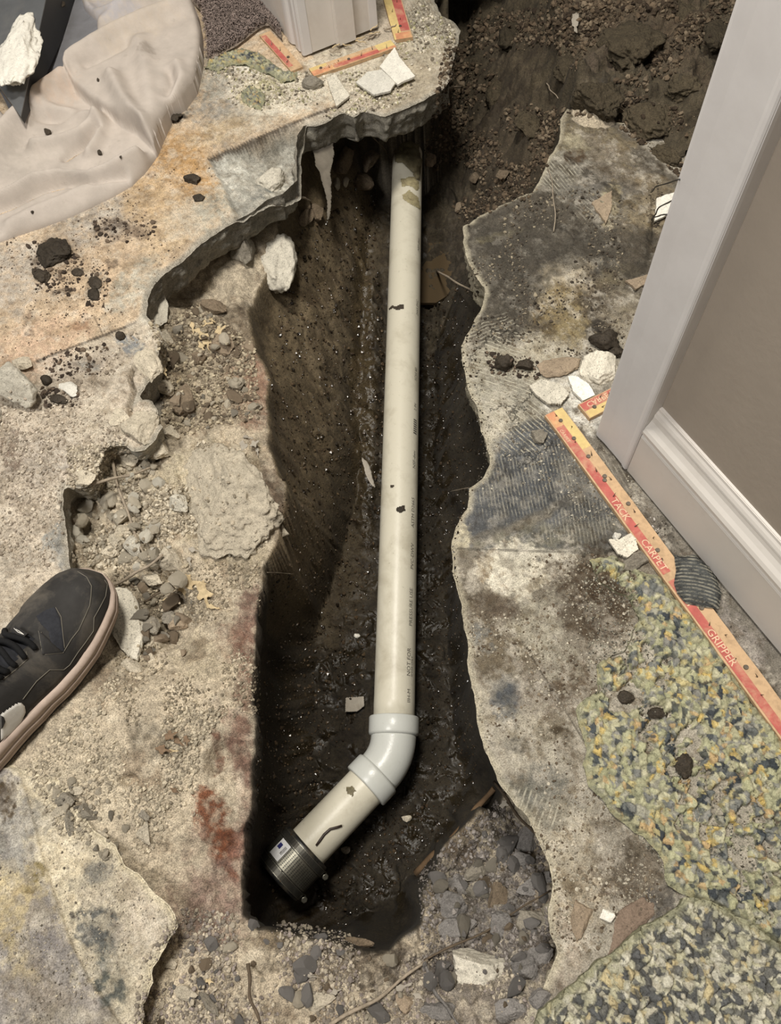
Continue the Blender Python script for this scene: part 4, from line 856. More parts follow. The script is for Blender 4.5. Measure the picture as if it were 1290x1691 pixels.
R_ = [ # left slab and the rubble beside it
 ('concrete_chunk', 458, 455, 37, 56, 6, 1.0, 'p', 'large pale concrete chunk perched over the trench wall', .25),
 ('concrete_chunk', 408, 428, 25, 21, -10, .9, 'g', 'grey knob of concrete against the large pale chunk by the trench', .2),
 ('concrete_chunk', 34, 646, 40, 33, 5, .9, 'p', 'large pale concrete lump on the slab at the left edge', .25),
 ('concrete_chunk', 44, 604, 22, 12, 0, .8, 'c', 'small dusty lump above the large pale concrete lump', .3),
 ('concrete_chip', 114, 643, 21, 12, 28, .5, 'w', 'flat whitish chip on a dark damp patch of the left slab', .35),
 ('concrete_chunk', -2, 690, 9, 24, 0, .8, 'p', 'pale lump cut by the left edge of the photo', .3),
 ('stone', 371, 573, 26, 17, 8, 1.0, 't', 'angular stone with a dark left face under the dry leaves', .3),
 ('stone', 355, 513, 23, 11, 8, .9, 'b', 'smooth brown oval pebble under the broken slab edge', .3),
 ('stone', 330, 597, 14, 12, 20, .8, 'b', 'olive brown stone left of the angular stone', .35),
 ('stone', 307, 668, 20, 27, 5, 1.0, 'b', 'upright brown stone in the rubble left of the trench', .3),
 ('stone', 276, 560, 13, 12, 0, .8, 'c', 'round dusty lump tucked against the slab tongue', .3),
 ('stone', 272, 645, 17, 15, 0, .8, 'c', 'dusty lump beside the upright brown stone', .3),
 ('stone', 262, 678, 12, 18, 0, .8, 'g', 'grey lump wedged under the slab tongue', .35),
 ('concrete_chunk', 209, 758, 25, 17, 6, .9, 'c', 'rough cube of concrete below the slab corner', .3),
 ('concrete_chunk', 264, 746, 20, 18, 10, .8, 'c', 'ribbed lump of concrete right of the rough cube', .3),
 ('concrete_chunk', 284, 717, 17, 11, 10, .8, 'c', 'small tan lump above the pale boulder mound', .3),
 ('concrete_chunk', 236, 706, 34, 30, 20, .5, 'c', 'broad broken block at the corner of the left slab above the crossed twigs', .45),
 ('concrete_chunk', 244, 606, 24, 30, -15, .5, 'c', 'cracked block at the end of the slab tongue', .5),
 ('concrete_chunk', 198, 690, 24, 20, 35, .4, 'c', 'flat broken block left of the broad corner block', .5),
 ('concrete_chunk', 140, 790, 20, 15, -20, .5, 'c', 'small broken block at the notch of the left slab', .5),
 ('concrete_chunk', 262, 505, 18, 34, 12, .5, 'p', 'pale broken edge piece above the slab tongue', .5),
 ('concrete_chunk', 440, 300, 34, 22, -30, .5, 'p', 'whitish broken corner piece above the large pale chunk', .5),
 ('stone', 143, 845, 17, 20, 0, .9, 'g', 'grey block in the notch of the left slab', .45),
 ('concrete_chunk', 298, 836, 18, 15, -15, .9, 'p', 'pale angular chip in the crack of the boulder mound', .3),
 ('concrete_chunk', 326, 842, 22, 12, 12, .7, 'c', 'tan sliver right of the pale angular chip', .4),
 ('concrete_chunk', 282, 924, 25, 22, 15, .9, 'c', 'egg sized lump at the end of the long twig', .3),
 ('concrete_chunk', 252, 958, 20, 14, 20, .8, 'c', 'dusty lump below the crossed twigs', .3),
 ('concrete_chip', 210, 1028, 27, 66, -8, .5, 'p', 'long flat slice of concrete beside the shoe toe', .45),
 ('stone', 222, 1102, 21, 14, 8, .8, 'c', 'broad lump below the long flat slice', .35),
 ('stone', 252, 1040, 17, 20, 0, .9, 'g', 'grey rounded stone right of the long flat slice', .3),
 ('stone', 283, 1022, 15, 13, 0, .9, 'g', 'tan grey stone in the hollow below the pale leaf', .3),
 ('stone', 297, 1032, 19, 15, -30, .7, 't', 'flat olive stone at the right rim of the hollow', .35),
 ('stone', 268, 1052, 16, 9, 10, .8, 'g', 'low grey pebble in the hollow', .3),
 ('stone', 250, 1086, 11, 14, 0, .8, 'c', 'small lump beneath the hollow of grey stones', .3),
 ('stone', 196, 897, 15, 13, 0, .8, 'c', 'first of the pale lumps above the shoe', .3),
 ('stone', 206, 878, 17, 12, 0, .8, 'c', 'topmost of the pale lumps above the shoe', .3),
 ('stone', 183, 915, 17, 14, 0, .8, 'c', 'lump nearest the shoe among those above it', .3),
 ('stone', 219, 905, 18, 17, 0, .9, 'p', 'brightest lump above the shoe by the long twig', .3),
 ('stone', 238, 1345, 13, 9, 40, .8, 'g', 'dark triangular flake on the dusty ledge', .3),
 ('stone', 236, 1372, 17, 24, 5, .4, 'c', 'smooth grey lump below the dark triangular flake', .5),
 ('stone', 105, 1322, 20, 13, -15, .8, 'g', 'grey stone on top of the gravel heap by the shoe', .3),
 ('stone', 100, 1338, 17, 9, -35, .6, 'c', 'thin pale shard on the gravel heap', .3),
 ('stone', 142, 1345, 19, 17, 30, .7, 'g', 'speckled grey stone in the gravel heap', .35),
 ('stone', 117, 1362, 8, 25, -12, .8, 'g', 'finger shaped grey stone in the gravel heap', .35),
 ('stone', 128, 1305, 13, 9, 0, .8, 'c', 'rounded dusty pebble at the head of the gravel heap', .3),
 ('stone', 168, 1378, 12, 7, 20, .7, 'c', 'small pebble right of the finger shaped stone', .3),
 # bottom of the pit
 ('stone', 783, 1598, 56, 50, 18, .75, 'p', 'large squarish pale stone at the bottom of the pit', .3),
 ('stone', 790, 1443, 24, 18, -28, .8, 'g', 'smooth grey stone leaning above the large squarish stone', .3),
 ('stone', 784, 1476, 17, 14, 0, .8, 'g', 'small grey stone under the smooth leaning one', .3),
 ('stone', 868, 1398, 24, 42, -10, .5, 'l', 'pinkish slab shaped stone under the right slab edge', .4),
 ('stone', 862, 1422, 30, 16, 10, .6, 'l', 'wide flat stone lying across the pinkish slab shaped one', .35),
 ('stone', 884, 1462, 34, 15, -28, .6, 'l', 'long wedge shaped stone below the right slab edge', .4),
 ('stone', 735, 1500, 42, 36, 10, .6, 'l', 'crumbly violet grey lump on the pit slope', .5),
 ('stone', 752, 1462, 26, 20, 0, .6, 'l', 'reddish crumbly lump above the violet grey one', .5),
 ('stone', 740, 1535, 50, 20, -20, .5, 'l', 'flat ledge stone above the large squarish stone', .5),
 ('stone', 828, 1532, 20, 32, -5, .7, 'l', 'upright grey stone beside the striped flake', .4),
 ('stone', 820, 1482, 18, 26, 10, .6, 'b', 'brown stone between the pit rubble and the right slab', .4),
 ('stone', 880, 1520, 32, 36, 0, .6, 'g', 'rough grey mass of concrete under the right slab edge', .5),
 ('stone', 866, 1600, 26, 30, 20, .8, 'l', 'lilac grey lump right of the large squarish stone', .35),
 ('stone', 895, 1580, 24, 22, 0, .8, 'l', 'rounded lilac lump touching the right slab', .35),
 ('stone', 888, 1650, 22, 20, 0, .8, 'l', 'round lilac stone just above the foam pad corner', .35),
 ('stone', 838, 1670, 34, 22, -10, .6, 'l', 'broad grey lump at the bottom edge of the photo', .4),
 ('stone', 715, 1672, 40, 22, 10, .6, 'l', 'wide pale grey lump at the bottom below the leaning rod', .4),
 ('stone', 672, 1655, 16, 20, -20, .8, 't', 'orange tinted stone beside the dark hollow at the bottom', .3),
 ('stone', 588, 1560, 30, 13, 3, .6, 'b', 'half buried brown stone at the foot of the trench', .5),
 ('stone', 520, 1655, 36, 18, -8, .5, 'c', 'flat dusty lump under the bottom twigs', .45),
 ('stone', 345, 1660, 9, 28, -35, .8, 'g', 'grey finger of stone at the bottom left of the pit', .35),
 ('stone', 310, 1640, 22, 13, 10, .7, 'c', 'pale lump left of the grey finger of stone', .35),
 ('stone', 280, 1590, 14, 11, 0, .8, 'c', 'pale nub at the tip of the lower left slab', .3),
 ('stone', 958, 1512, 21, 42, 14, .45, 't', 'tan brick shaped stone embedded in the right slab', .5),
 ('stone', 1040, 1530, 30, 62, 38, .5, 'r', 'reddish brown slab of stone beside the foam pad', .5),
 ('stone', 1004, 1512, 14, 12, 0, .8, 'w', 'small pale streaked pebble between the two brown stones', .3),
 # right slab
 ('concrete_chunk', 990, 613, 33, 27, 10, .6, 'p', 'rounded pale speckled lump beside the white doorway corner', .3),
 ('stone', 922, 604, 38, 20, -10, .35, 't', 'flat tan flake left of the pale speckled lump', .4),
 ('stone', 890, 725, 15, 12, 10, .8, 'g', 'small grey angular stone alone on the black adhesive', .3),
 ('mud_clod', 997, 567, 27, 16, 10, .9, 'm', 'black mud clod by the white doorway corner', .3),
 ('mud_clod', 1018, 583, 16, 10, 0, .9, 'm', 'smaller black mud clod tucked against the white casing', .3),
 ('mud_clod', 833, 602, 17, 13, 0, .9, 'm', 'round mud clod near the right rim of the trench', .3),
 ('mud_clod', 867, 608, 16, 10, 0, .9, 'm', 'flatter mud clod right of the round one', .3),
 ('mud_clod', 1032, 1152, 16, 12, 15, .7, 'm', 'dark wet mud lump on the foam chips', .35),
 ('mud_clod', 1085, 1180, 18, 12, 0, .7, 'm', 'flat mud blob in the gap of the foam chips', .4),
 ('mud_clod', 1128, 1265, 17, 22, 10, .7, 'm', 'tall mud blob on the foam padding', .4),
 ('mud_clod', 1194, 1101, 11, 10, 30, .8, 'm', 'dark clod at the foot of the red strip', .3),
 ('mud_clod', 1123, 1020, 11, 8, 0, .8, 'm', 'little dark clod among the green foam chips', .3),
 ('concrete_chip', 1052, 926, 30, 16, -12, .6, 'g', 'grey cement chip beside the red and yellow strip', .3),
 ('concrete_chip', 1017, 886, 9, 7, -30, .7, 'w', 'tiny white chip left of the red and yellow strip', .3),
 # mud on the left slab
 ('mud_clod', 88, 424, 34, 24, -18, .42, 'm', 'largest dark mud clod on the tan left slab', .35),
 ('mud_clod', 73, 456, 20, 14, 20, .5, 'm', 'crumbly mud clod just below the largest one', .35),
 ('mud_clod', 157, 468, 13, 11, 15, .35, 'm', 'round mud spot right of the crumbly clod', .4),
 ('mud_clod', 155, 487, 10, 12, 0, .35, 'm', 'lower mud spot under the round one', .4),
 ('mud_clod', 129, 450, 11, 7, 0, .35, 'm', 'small oval mud clod beside the largest one', .4),
 ('mud_clod', 318, 299, 15, 8, 4, .5, 'm', 'oblong mud clod on the orange stained slab', .3),
 ('mud_clod', 329, 328, 11, 7, 0, .42, 'm', 'small mud clod below the oblong one', .35),
 ('mud_clod', 289, 196, 16, 11, -20, .5, 'm', 'mud clod at the fold of the cloth', .3),
 ('mud_clod', 200, 557, 8, 8, 0, .9, 'm', 'black bead of mud on the grey smear of the left slab', .3),
 ('mud_clod', 78, 630, 9, 8, 0, .9, 'm', 'dark clod between the white chip and the large lump', .3),
 ('mud_clod', 97, 660, 18, 8, 10, .5, 'm', 'damp mud under the flat whitish chip', .4),
 # mud bank at the top right
 ('mud_clod', 985, 165, 45, 32, 20, .6, 'k', 'big rounded mud mass at the lip of the bank', .45),
 ('mud_clod', 1070, 205, 52, 30, 22, .55, 'k', 'smeared mud slab on the bank beside the white casing', .45),
 ('mud_clod', 1045, 75, 60, 42, 20, .5, 'k', 'broad mud hump in the middle of the bank', .5),
 ('mud_clod', 1130, 150, 34, 24, 10, .6, 'k', 'mud lump close to the white casing', .45),
 ('mud_clod', 935, 118, 22, 22, 0, .7, 'k', 'mud knob at the corner of the bank above the slab', .4),
 ('mud_clod', 1095, 255, 36, 16, 25, .6, 'k', 'thin mud ridge over the slab tip', .45),
 ('mud_clod', 1180, 60, 26, 22, 0, .6, 'k', 'mud lump high on the bank by the casing', .45),
 ('mud_clod', 1130, 20, 40, 20, 0, .5, 'k', 'mud lump at the top edge of the photo', .45),
 ('mud_clod', 845, 65, 26, 22, 0, .7, 'k', 'mud lump on the slope at the top', .4),
 ('mud_clod', 870, 210, 24, 20, 0, .8, 'k', 'mud lump halfway down the slope', .4),
 ('mud_clod', 820, 160, 20, 22, 0, .8, 'k', 'mud lump on the dark slope above the water', .4),
 # under the left slab
 ('stone', 566, 262, 19, 27, 0, .7, 'b', 'brown stone in the hollow under the slab', .4),
 ('stone', 595, 303, 24, 13, 12, .7, 'b', 'wedge stone in the hollow wall near the pipe', .4),
 ('stone', 610, 262, 17, 20, 10, .7, 'b', 'rounded stone high in the hollow under the slab', .4),
 ('stone', 556, 305, 7, 10, 0, .9, 'c', 'little pale pebble in the hollow wall', .3),
 ('stone', 571, 300, 6, 11, 20, .9, 'c', 'second pale pebble leaning on the wedge stone', .3),
 ('stone', 520, 357, 20, 14, 0, .7, 'b', 'brown stone below the torn paper strip', .4),
 ('stone', 505, 360, 15, 18, 0, .8, 'b', 'tan stone jutting under the grey slab face', .4),
 ('stone', 707, 268, 14, 9, 0, .8, 'b', 'muddy pebble right of the pipe in the hollow', .3),
 ('stone', 590, 1050, 6, 5, 0, .9, 'w', 'tiny white pebble in the dark trench left of the pipe', .3),
 ('stone', 785, 297, 10, 9, 0, .9, 'b', 'light brown pebble on the far slope', .3),
 ('stone', 830, 295, 13, 9, 0, .9, 'b', 'shiny pebble on the far slope', .3),
 ('stone', 758, 345, 9, 8, 0, .9, 't', 'tan pebble above the muddy water', .3),
]
for (nm, px, py, rx, ry, an, hf, kd, lb, sk) in R_:
    ct = {'mud_clod': 'mud', 'stone': 'stone'}.get(nm, 'concrete')
    rock(nm, px, py, rx, ry, an, hf, kd, lb, ct, sink=sk, rough=0.34 if kd in 'mk' else 0.16, cuts=3 if kd in 'mk' else (6 if rx > 50 else 11))
rock('concrete_chunk', 386, 830, 104, 96, 12, .58, 'c', 'broad pale mound of concrete bulging over the left rim of the trench', 'concrete', sink=.5, cuts=8, rough=.24, seed=779, sub=6)
# thin tile chips by the doorway post
CH = [('tile_chip', [(627, 113), (652, 78), (660, 96), (686, 130), (657, 144)], 'white tile chip nearest the trench in front of the post'),
      ('tile_chip', [(588, 139), (606, 122), (630, 117), (653, 140), (646, 152), (618, 160)], 'pointed white tile chip between the other two in front of the post'),
      ('tile_chip', [(540, 133), (554, 126), (578, 160), (556, 178), (545, 150)], 'long pale tile chip at the slab rim left of the pointed one'),
      ('tile_chip', [(874, 640), (893, 628), (922, 634), (940, 652), (926, 671), (905, 669), (886, 655)], 'yellow stained white tile flake at the tip of the long strip'),
      ('tile_chip', [(937, 624), (950, 622), (972, 636), (982, 655), (962, 664), (946, 648)], 'smooth white tile flake between the two printed strips'),
      ('tile_chip', [(1032, 466), (1072, 456), (1072, 468), (1050, 479)], 'cream tile chip under the casing edge'),
      ('tile_chip', [(976, 338), (1010, 316), (1010, 345), (1000, 372)], 'tan triangular tile flake on the muddy slab'),
      ('tile_chip', [(1084, 330), (1118, 318), (1112, 352), (1080, 368)], 'pale tile piece half hidden behind the casing'),
      ('tile_chip', [(1003, 892), (1022, 893), (1040, 882), (1050, 892), (1054, 908), (1036, 922), (1020, 916)], 'white speckled plaster flake left of the long strip')]
for i, (nm, pts, lb) in enumerate(CH):
    flatpiece(nm, pts, 0.0055 if i < 3 else 0.004, 0.0035, M_pale if i in (2, 3, 8) else (M_plas if i not in (5, 6) else M_tan), lb, 'tile', seed=40+i, tilt=(0.02*(i % 3-1), 0.03*((i*7) % 3-1)), step=0.002)
rock('concrete_chunk', 521, 140, 22, 11, 5, .7, 'g', 'grey cement lump on the slab left of the tile chips', 'concrete', sink=.3)
# leaves: lobed outline with a curl, each one its own object
def leaf(px, py, r, ang, label, mat, seed, lobes=5, curl=6.0, asp=0.6, lift=0.004, group=None, z=None, name='leaf'):
    r_ = random.Random(seed); loc = hit(px, py)[0] if z is None else Vector(P(px, py, z)); pts = []
    n = 34
    for i in range(n):
        a = 2*math.pi*i/n; q = r*(0.62+0.38*math.cos(a*lobes+r_.uniform(-.3, .3))*(0.6+0.4*math.cos(a)))*(0.85+0.3*r_.random())
        x, y = q*math.cos(a), q*asp*math.sin(a); c, s = math.cos(math.radians(ang)), math.sin(math.radians(ang))
        pts.append((px+x*c-y*s, py+x*s+y*c))
    return flatpiece(name, pts, loc.z+lift, 0.0004, mat, label, 'leaf', curl=curl, seed=seed, step=0.0013, tilt=(r_.uniform(-.5, .5), r_.uniform(-.5, .5)), amp=0.003, edge=0.0, group=group)
LV = [(338, 533, 17, 10, 'largest yellow leaf in the cluster above the angular stone', 0), (362, 545, 13, -10, 'yellow leaf at the right of the cluster above the angular stone', 0), (328, 550, 14, 70, 'pale upright leaf in the cluster above the angular stone', 0), (318, 540, 12, 80, 'thin leaf blade left of the largest yellow leaf', 0),
      (333, 572, 11, 60, 'curled leaf tip below the yellow leaves', 0), (342, 562, 14, 85, 'dry leaf with a long stem beside the angular stone', 0), (350, 528, 10, 40, 'small leaf behind the largest yellow leaf', 0), (270, 612, 13, 60, 'orange tinted leaf under the slab tongue', 0), (296, 629, 9, 10, 'round leaf scrap with a hole in the left rubble', 0),
      (408, 722, 12, 20, 'white leaf curl on the rim above the pale mound', 1), (420, 733, 11, -30, 'second white leaf curl on the rim above the pale mound', 1), (402, 737, 12, 60, 'stringy white leaf on the rim above the pale mound', 1), (425, 745, 9, 80, 'hanging leaf strand at the trench rim', 1),
      (312, 962, 24, -4, 'cream leaf lying across the ledge below the long twig', 0), (337, 980, 25, 75, 'large torn cream leaf hanging down on the ledge', 0), (352, 1003, 12, 10, 'cream leaf tip at the end of the large torn leaf', 0), (283, 992, 18, -5, 'ragged leaf edge over the grey stones', 0), (303, 975, 12, 20, 'folded leaf beside the large torn leaf', 0), (312, 925, 12, 70, 'ribbed pale leaf curl beside the egg sized lump', 1), (318, 908, 10, 10, 'small pale leaf curl above the ribbed one', 1),
      (280, 1215, 16, -20, 'dark curled leaf on the dusty ledge', 2), (295, 1225, 14, 40, 'brown leaf with burnt edge on the dusty ledge', 2), (268, 1238, 16, 10, 'flat dark leaf below the curled one', 2), (308, 1222, 11, 80, 'narrow dark leaf right of the curled one', 2), (285, 1240, 10, 0, 'orange leaf bit among the dark leaves', 0), (288, 1305, 10, 30, 'small dark leaf below the dark leaf cluster', 2),
      (505, 1600, 17, 40, 'pale ragged leaf on the rubble below the trench', 1), (515, 1612, 12, 10, 'smaller ragged leaf beside the pale ragged one', 1), (553, 1638, 12, -20, 'tan leaf scrap above the bottom rod', 1), (345, 1620, 10, 10, 'cream leaf curl at the lower left rubble', 0), (665, 1630, 18, -20, 'cream ragged leaf by the dark hollow at the bottom', 1), (690, 1645, 14, 30, 'folded cream leaf right of the ragged one', 1),
      (832, 1328, 12, -50, 'pale leaf scrap in the dark corner under the right slab', 1), (950, 40, 18, 85, 'pale narrow leaf standing on the mud bank', 1), (573, 1362, 1, 0, '', 1)]
for i, (px, py, r, an, lb, k) in enumerate(LV[:-1]):
    leaf(px, py, r, an, lb, (M_leaf, M_paper, M_leafd)[k], 300+i, lobes=3+i % 3, curl=(9, 12, 14)[k], asp=.45+.12*(i % 3))
# torn strip hanging from the slab underside, ridged shard, paper scrap
def hang(name, pts, z0, slope, label, cat, mat, seed):
    pw = [P(x, y, z0-slope*(y-pts[0][1])) for x, y in pts]
    return pw
flatpiece('paper_strip', [(512, 240), (540, 228), (552, 240), (553, 262), (546, 285), (546, 310), (543, 332), (536, 345), (538, 318), (532, 300), (528, 284), (522, 278), (520, 262), (510, 255)], -0.075, 0.0015, plain('shaded grey felt', lin('6f675a'), .95, .1, var=.2, bumpd=.0005), 'torn grey paper strip hanging under the slab', 'paper', seed=61, tilt=(0.05, 0.35), step=.003, edge=.002)  # strip colour darkened to stand for the shade under the slab
flatpiece('shard', [(597, 756), (606, 762), (613, 778), (620, 806), (612, 800), (603, 782)], -0.2, 0.0012, M_paper, 'ridged pale shard beside the pipe in the trench', 'shard', seed=62, tilt=(-.3, .1))
_z = hit(586, 1162)[0].z+.004
flatpiece('paper_scrap', [(571, 1152), (601, 1150), (602, 1166), (590, 1175), (570, 1176)], _z, 0.0008, M_paper, 'square grey paper scrap in the mud left of the elbow', 'paper', seed=63, step=.0016, edge=0)
rock('stone', 672, 1351, 9, 7, 0, .7, 'c', 'pale pebble in the dark mud right of the short pipe', sink=.3)
rock('stone', 572, 1404, 9, 7, 10, .7, 'g', 'grey pebble in the dark mud by the coupling', sink=.3)
rock('stone', 827, 1405, 9, 7, 10, .9, 'w', 'pale glassy pebble in the dark corner of the pit', sink=.3)
TW = [((187, 762, 247, 930), .0022, M_twig, 'long straight pale twig across the rubble', .004), ((150, 803, 258, 775), .0024, M_twig, 'grey twig crossing the top of the long pale one', .004), ((187, 970, 272, 920), .0024, M_twig, 'bent twig above the shoe toe', .004), ((240, 995, 300, 955), .0014, M_root, 'thin dark twig over the hollow of grey stones', .003),
      ((723, 449, 798, 491), .0022, M_twig, 'thin rod sticking out of the right trench wall', 0), ((718, 152, 762, 145), .0024, M_twig, 'pale stick poking from the slab end at the top', 0), ((491, 327, 514, 336), .0022, M_twig, 'short white stick under the grey slab face', 0),
      ((413, 1590, 432, 1690), .0020, M_root, 'bent wire like root at the bottom left of the pit', .003), ((440, 945, 500, 948), .0008, M_twig, 'fine root sticking out of the left trench wall', 0), ((545, 1691, 706, 1583), .0022, M_twig, 'long straight rod on the rubble at the bottom', .003), ((700, 1590, 760, 1691), .0020, M_lilac, 'rod running down the violet rubble left of the large stone', .004),
      ((700, 1585, 906, 1470), .0013, M_root, 'rusty wire under the right slab edge', .004), ((688, 1442, 815, 1302), .0055, plain('rusty clay', lin('6b5338'), .8, .2, var=.3), 'ochre edged ridge bar above the pit slope', .002), ((818, 1292, 905, 1400), .0022, M_root, 'dark cable along the right slab edge', .002), ((780, 806, 745, 812), .0008, M_twig, 'tiny root at the right slab rim', 0), ((600, 215, 640, 255), .0016, M_root, 'slanted root in the hollow under the slab', 0),
      ((903, 140, 922, 165), .0012, M_twig, 'forked white rootlet on the slope above the slab', .002), ((1074, 322, 1122, 305), .0010, M_ink, 'black wire end beside the casing', .004), ((1076, 368, 1112, 335), .0010, M_ink, 'bent black wire below the other wire end', .004), ((1076, 370, 1100, 362), .0010, M_ink, 'short black wire touching the bent one', .004),
      ((915, 385, 905, 280), .001, M_twig, 'pale straw on the muddy slab', .002)]
for i, (q, r, m, lb, lf) in enumerate(TW): twig(*q, r, m, lb, seed=i, lift=lf+r, cat='rod' if 'rod' in lb or 'bar' in lb else ('wire' if 'wire' in lb or 'cable' in lb else 'twig'), name='rod' if 'rod' in lb or 'bar' in lb else ('wire' if 'wire' in lb or 'cable' in lb else 'twig'))
# plaster lumps, straw by the post
for i in range(12):
    r_ = random.Random(900+i); x = r_.uniform(545, 640); y = 98-(x-520)*0.36+r_.uniform(-8, 2)
    a = r_.uniform(-50, 20); twig(x, y, x+18*math.cos(math.radians(a)), y+18*math.sin(math.radians(a)), .0012, M_leaf if i % 2 else M_twig, 'straw or fibre scrap at the foot of the doorway post', 'straw', name='straw', seed=i, lift=.004+.0015*(i % 4), group='straw and fibre scraps at the foot of the doorway post')

# ---- muddy water in the hollow at the head of the trench
_wz = np.median([hit(x, y)[0].z for x, y in ((712, 370), (725, 400), (720, 430), (735, 420), (715, 400))])-.001
wp = poly_world([(668, 318), (690, 322), (750, 330), (775, 400), (768, 470), (720, 500), (690, 500), (668, 420)], _wz)
m, t, b = nt('muddy water', 0.05, 0.6); b.inputs['Base Color'].default_value = (*lin('574832'), 1)
link('water', mesh_py('water', [(a, c_, _wz) for a, c_ in wp]+[(a, c_, _wz-.006) for a, c_ in wp], [tuple(range(8)), tuple(range(15, 7, -1))]+[(i, i+8, (i+1) % 8+8, (i+1) % 8) for i in range(8)], False), m, label='brown muddy water at the head of the trench', cat='water', kind='stuff')
# ------------------------------------------------------------ lettering
def letter_mesh(s, size):
    cu = bpy.data.curves.new('lettering', 'FONT'); cu.body = s; cu.size = size; cu.resolution_u = 2; cu.align_y = 'CENTER'; cu.fill_mode = 'FRONT'
    o = bpy.data.objects.new('lettering', cu); scene.collection.objects.link(o); bpy.context.view_layer.update()
    me = bpy.data.meshes.new_from_object(o.evaluated_get(bpy.context.evaluated_depsgraph_get())); bpy.data.objects.remove(o)
    bm = bmesh.new(); bm.from_mesh(me); bmesh.ops.triangulate(bm, faces=bm.faces[:]); bmesh.ops.subdivide_edges(bm, edges=[e for e in bm.edges if e.calc_length() > size*0.5], cuts=2); bmesh.ops.triangulate(bm, faces=bm.faces[:])
    bm.to_mesh(me); bm.free(); return me
def lettering(s, size, fn, mat, parent, label=None):
    me = letter_mesh(s, size)
    for v in me.vertices: v.co = fn(v.co.x, v.co.y)
    me.name = 'lettering'
    return link('lettering', me, mat, parent, label=label)
# ------------------------------------------------------------ carpet gripper strips
def wood_mat(name, c, scale=30):
    m, t, b = nt(name, .75, .3); v = coords(t); mp = N(t, 'ShaderNodeMapping'); mp.inputs['Scale'].default_value = (3, 1, 1); L(t, v, mp.inputs['Vector'])
    n = noise_node(t, v, 90, 6, .7, .4); c2 = mixc(t, tuple(c), tuple(c*0.55), ramp(t, n, [(.45, 0.), (.75, .8)])); L(t, c2, b.inputs['Base Color']); bump(t, b, n, .6, .0004); return m
M_wood = wood_mat('pale plywood', lin('cba679')); M_pr = plain('red strip print', lin('bd5a4f'), .65, .3, var=.18, scale=80, dirt=lin('c9a27a'), dirt_amt=.8)
M_py = plain('yellow strip print', lin('d8bd6f'), .65, .3, var=.12, scale=80, dirt=lin('b98a5a'), dirt_amt=.5); M_or = plain('orange strip print', lin('cf8a5c'), .65, .3, var=.2, scale=80, dirt=lin('d8bd7a'), dirt_amt=.7)
M_yl = plain('cream lettering', lin('e0bd95'), .65); M_nail = plain('dull steel nail', lin('6f6558'), .5, .5, .6, var=.3, dirt=lin('5a4434'), dirt_amt=.7)
_nail = None
def nail_mesh():
    bm = bmesh.new(); bmesh.ops.create_cone(bm, cap_ends=True, segments=12, radius1=.0030, radius2=.0026, depth=.0014)
    return from_bm('nail', bm, False)
def tack_mesh():
    bm = bmesh.new(); bmesh.ops.create_cone(bm, cap_ends=True, segments=6, radius1=.0009, radius2=.0001, depth=.008)
    return from_bm('tack', bm, False)
NAIL, TACK = nail_mesh(), tack_mesh(); NAIL.materials.append(M_nail); TACK.materials.append(M_nail)
def strip(pa, pb, w, label, texts, side, bands, nails, tacks, z=0.0068, th=0.0062, seed=0, bare=0.5, ext=0.0):
    """pa,pb pixels of the left edge ends at strip top; side +1: width goes to the right of pa->pb in the photo"""
    a = Vector(P(*pa, z)); b = Vector(P(*pb, z)); d = (b-a).normalized(); n = Vector((0, 0, 1)).cross(d)*side; b = b+d*ext; Lg = (b-a).length
    root = empty('gripper_strip', (a.x, a.y, z-th), label, 'carpet strip')
    def box(name, s0, s1, w0, w1, z0, z1, mat, lb=None, bev=.0006, skew=0.0):
        k = max(2, int((s1-s0)/.01)); V = []; F_ = []
        for i in range(k+1):
            s = s0+(s1-s0)*i/k; e = 0.0006*vnoise(s*60, seed, 0.5, 3) if bev else 0
            for (ww, zz) in ((w0+e, z0), (w1+e, z0), (w1+e, z1), (w0+e, z1)): V.append(d*(s+skew*ww)+n*ww+Vector((0, 0, zz)))
        for i in range(k):
            for q in range(4): F_.append((i*4+q, i*4+4+q, i*4+4+(q+1) % 4, i*4+(q+1) % 4))
        F_ += [(0, 1, 2, 3), (k*4+3, k*4+2, k*4+1, k*4)]
        return link(name, mesh_py(name, V, F_, False), mat, root, label=lb)
    box('wood_strip', 0, Lg, 0, w, 0, th, M_wood)
    for bi, (s0, s1, w0, w1, mt) in enumerate(bands): box('print_band', s0*Lg, s1*Lg, w0*w, w1*w, th-.0001, th+.00016+.00008*bi, dict(r=M_pr, y=M_py, o=M_or)[mt], bev=0)
    for (s, txt, wc, sz, flip) in texts:
        if flip: fn = lambda x, y: d*(s*Lg+x)+n*(wc*w+y)+Vector((0, 0, th+.0008))
        else: fn = lambda x, y: d*(s*Lg+x)+n*(wc*w-y)+Vector((0, 0, th+.0008))
        lettering(txt, sz, fn, M_yl, root)
    for (s, ww) in nails:
        o = link('nail', NAIL, None, root); o.location = d*(s*Lg)+n*(ww*w)+Vector((0, 0, th+.0008))
    for (s, ww) in tacks:
        o = link('tack', TACK, None, root); o.location = d*(s*Lg)+n*(ww*w)+Vector((0, 0, th+.0036)); o.rotation_euler = (rnd.uniform(-.6, .6), rnd.uniform(-.6, .6), 0)
    return root, a, d, n, Lg
_a = Vector(P(900, 686, .0068)); _b = Vector(P(1289, 1220, .0068)); _dd = (_b-_a).normalized(); _nn = Vector((0, 0, 1)).cross(_dd)
_sd = 1 if (Vector(P(926, 670, .0068))-_a).dot(_nn) > 0 else -1
_w = abs((Vector(P(1000, 762, .0068))-_a).dot(_nn)); _w = .027
rr_ = random.Random(3)
nl = [(.035, .5), (.10, .5), (.165, .55), (.235, .62), (.245, .5), (.47, .55), (.64, .6), (.80, .62), (.94, .5), (.33, .75)]
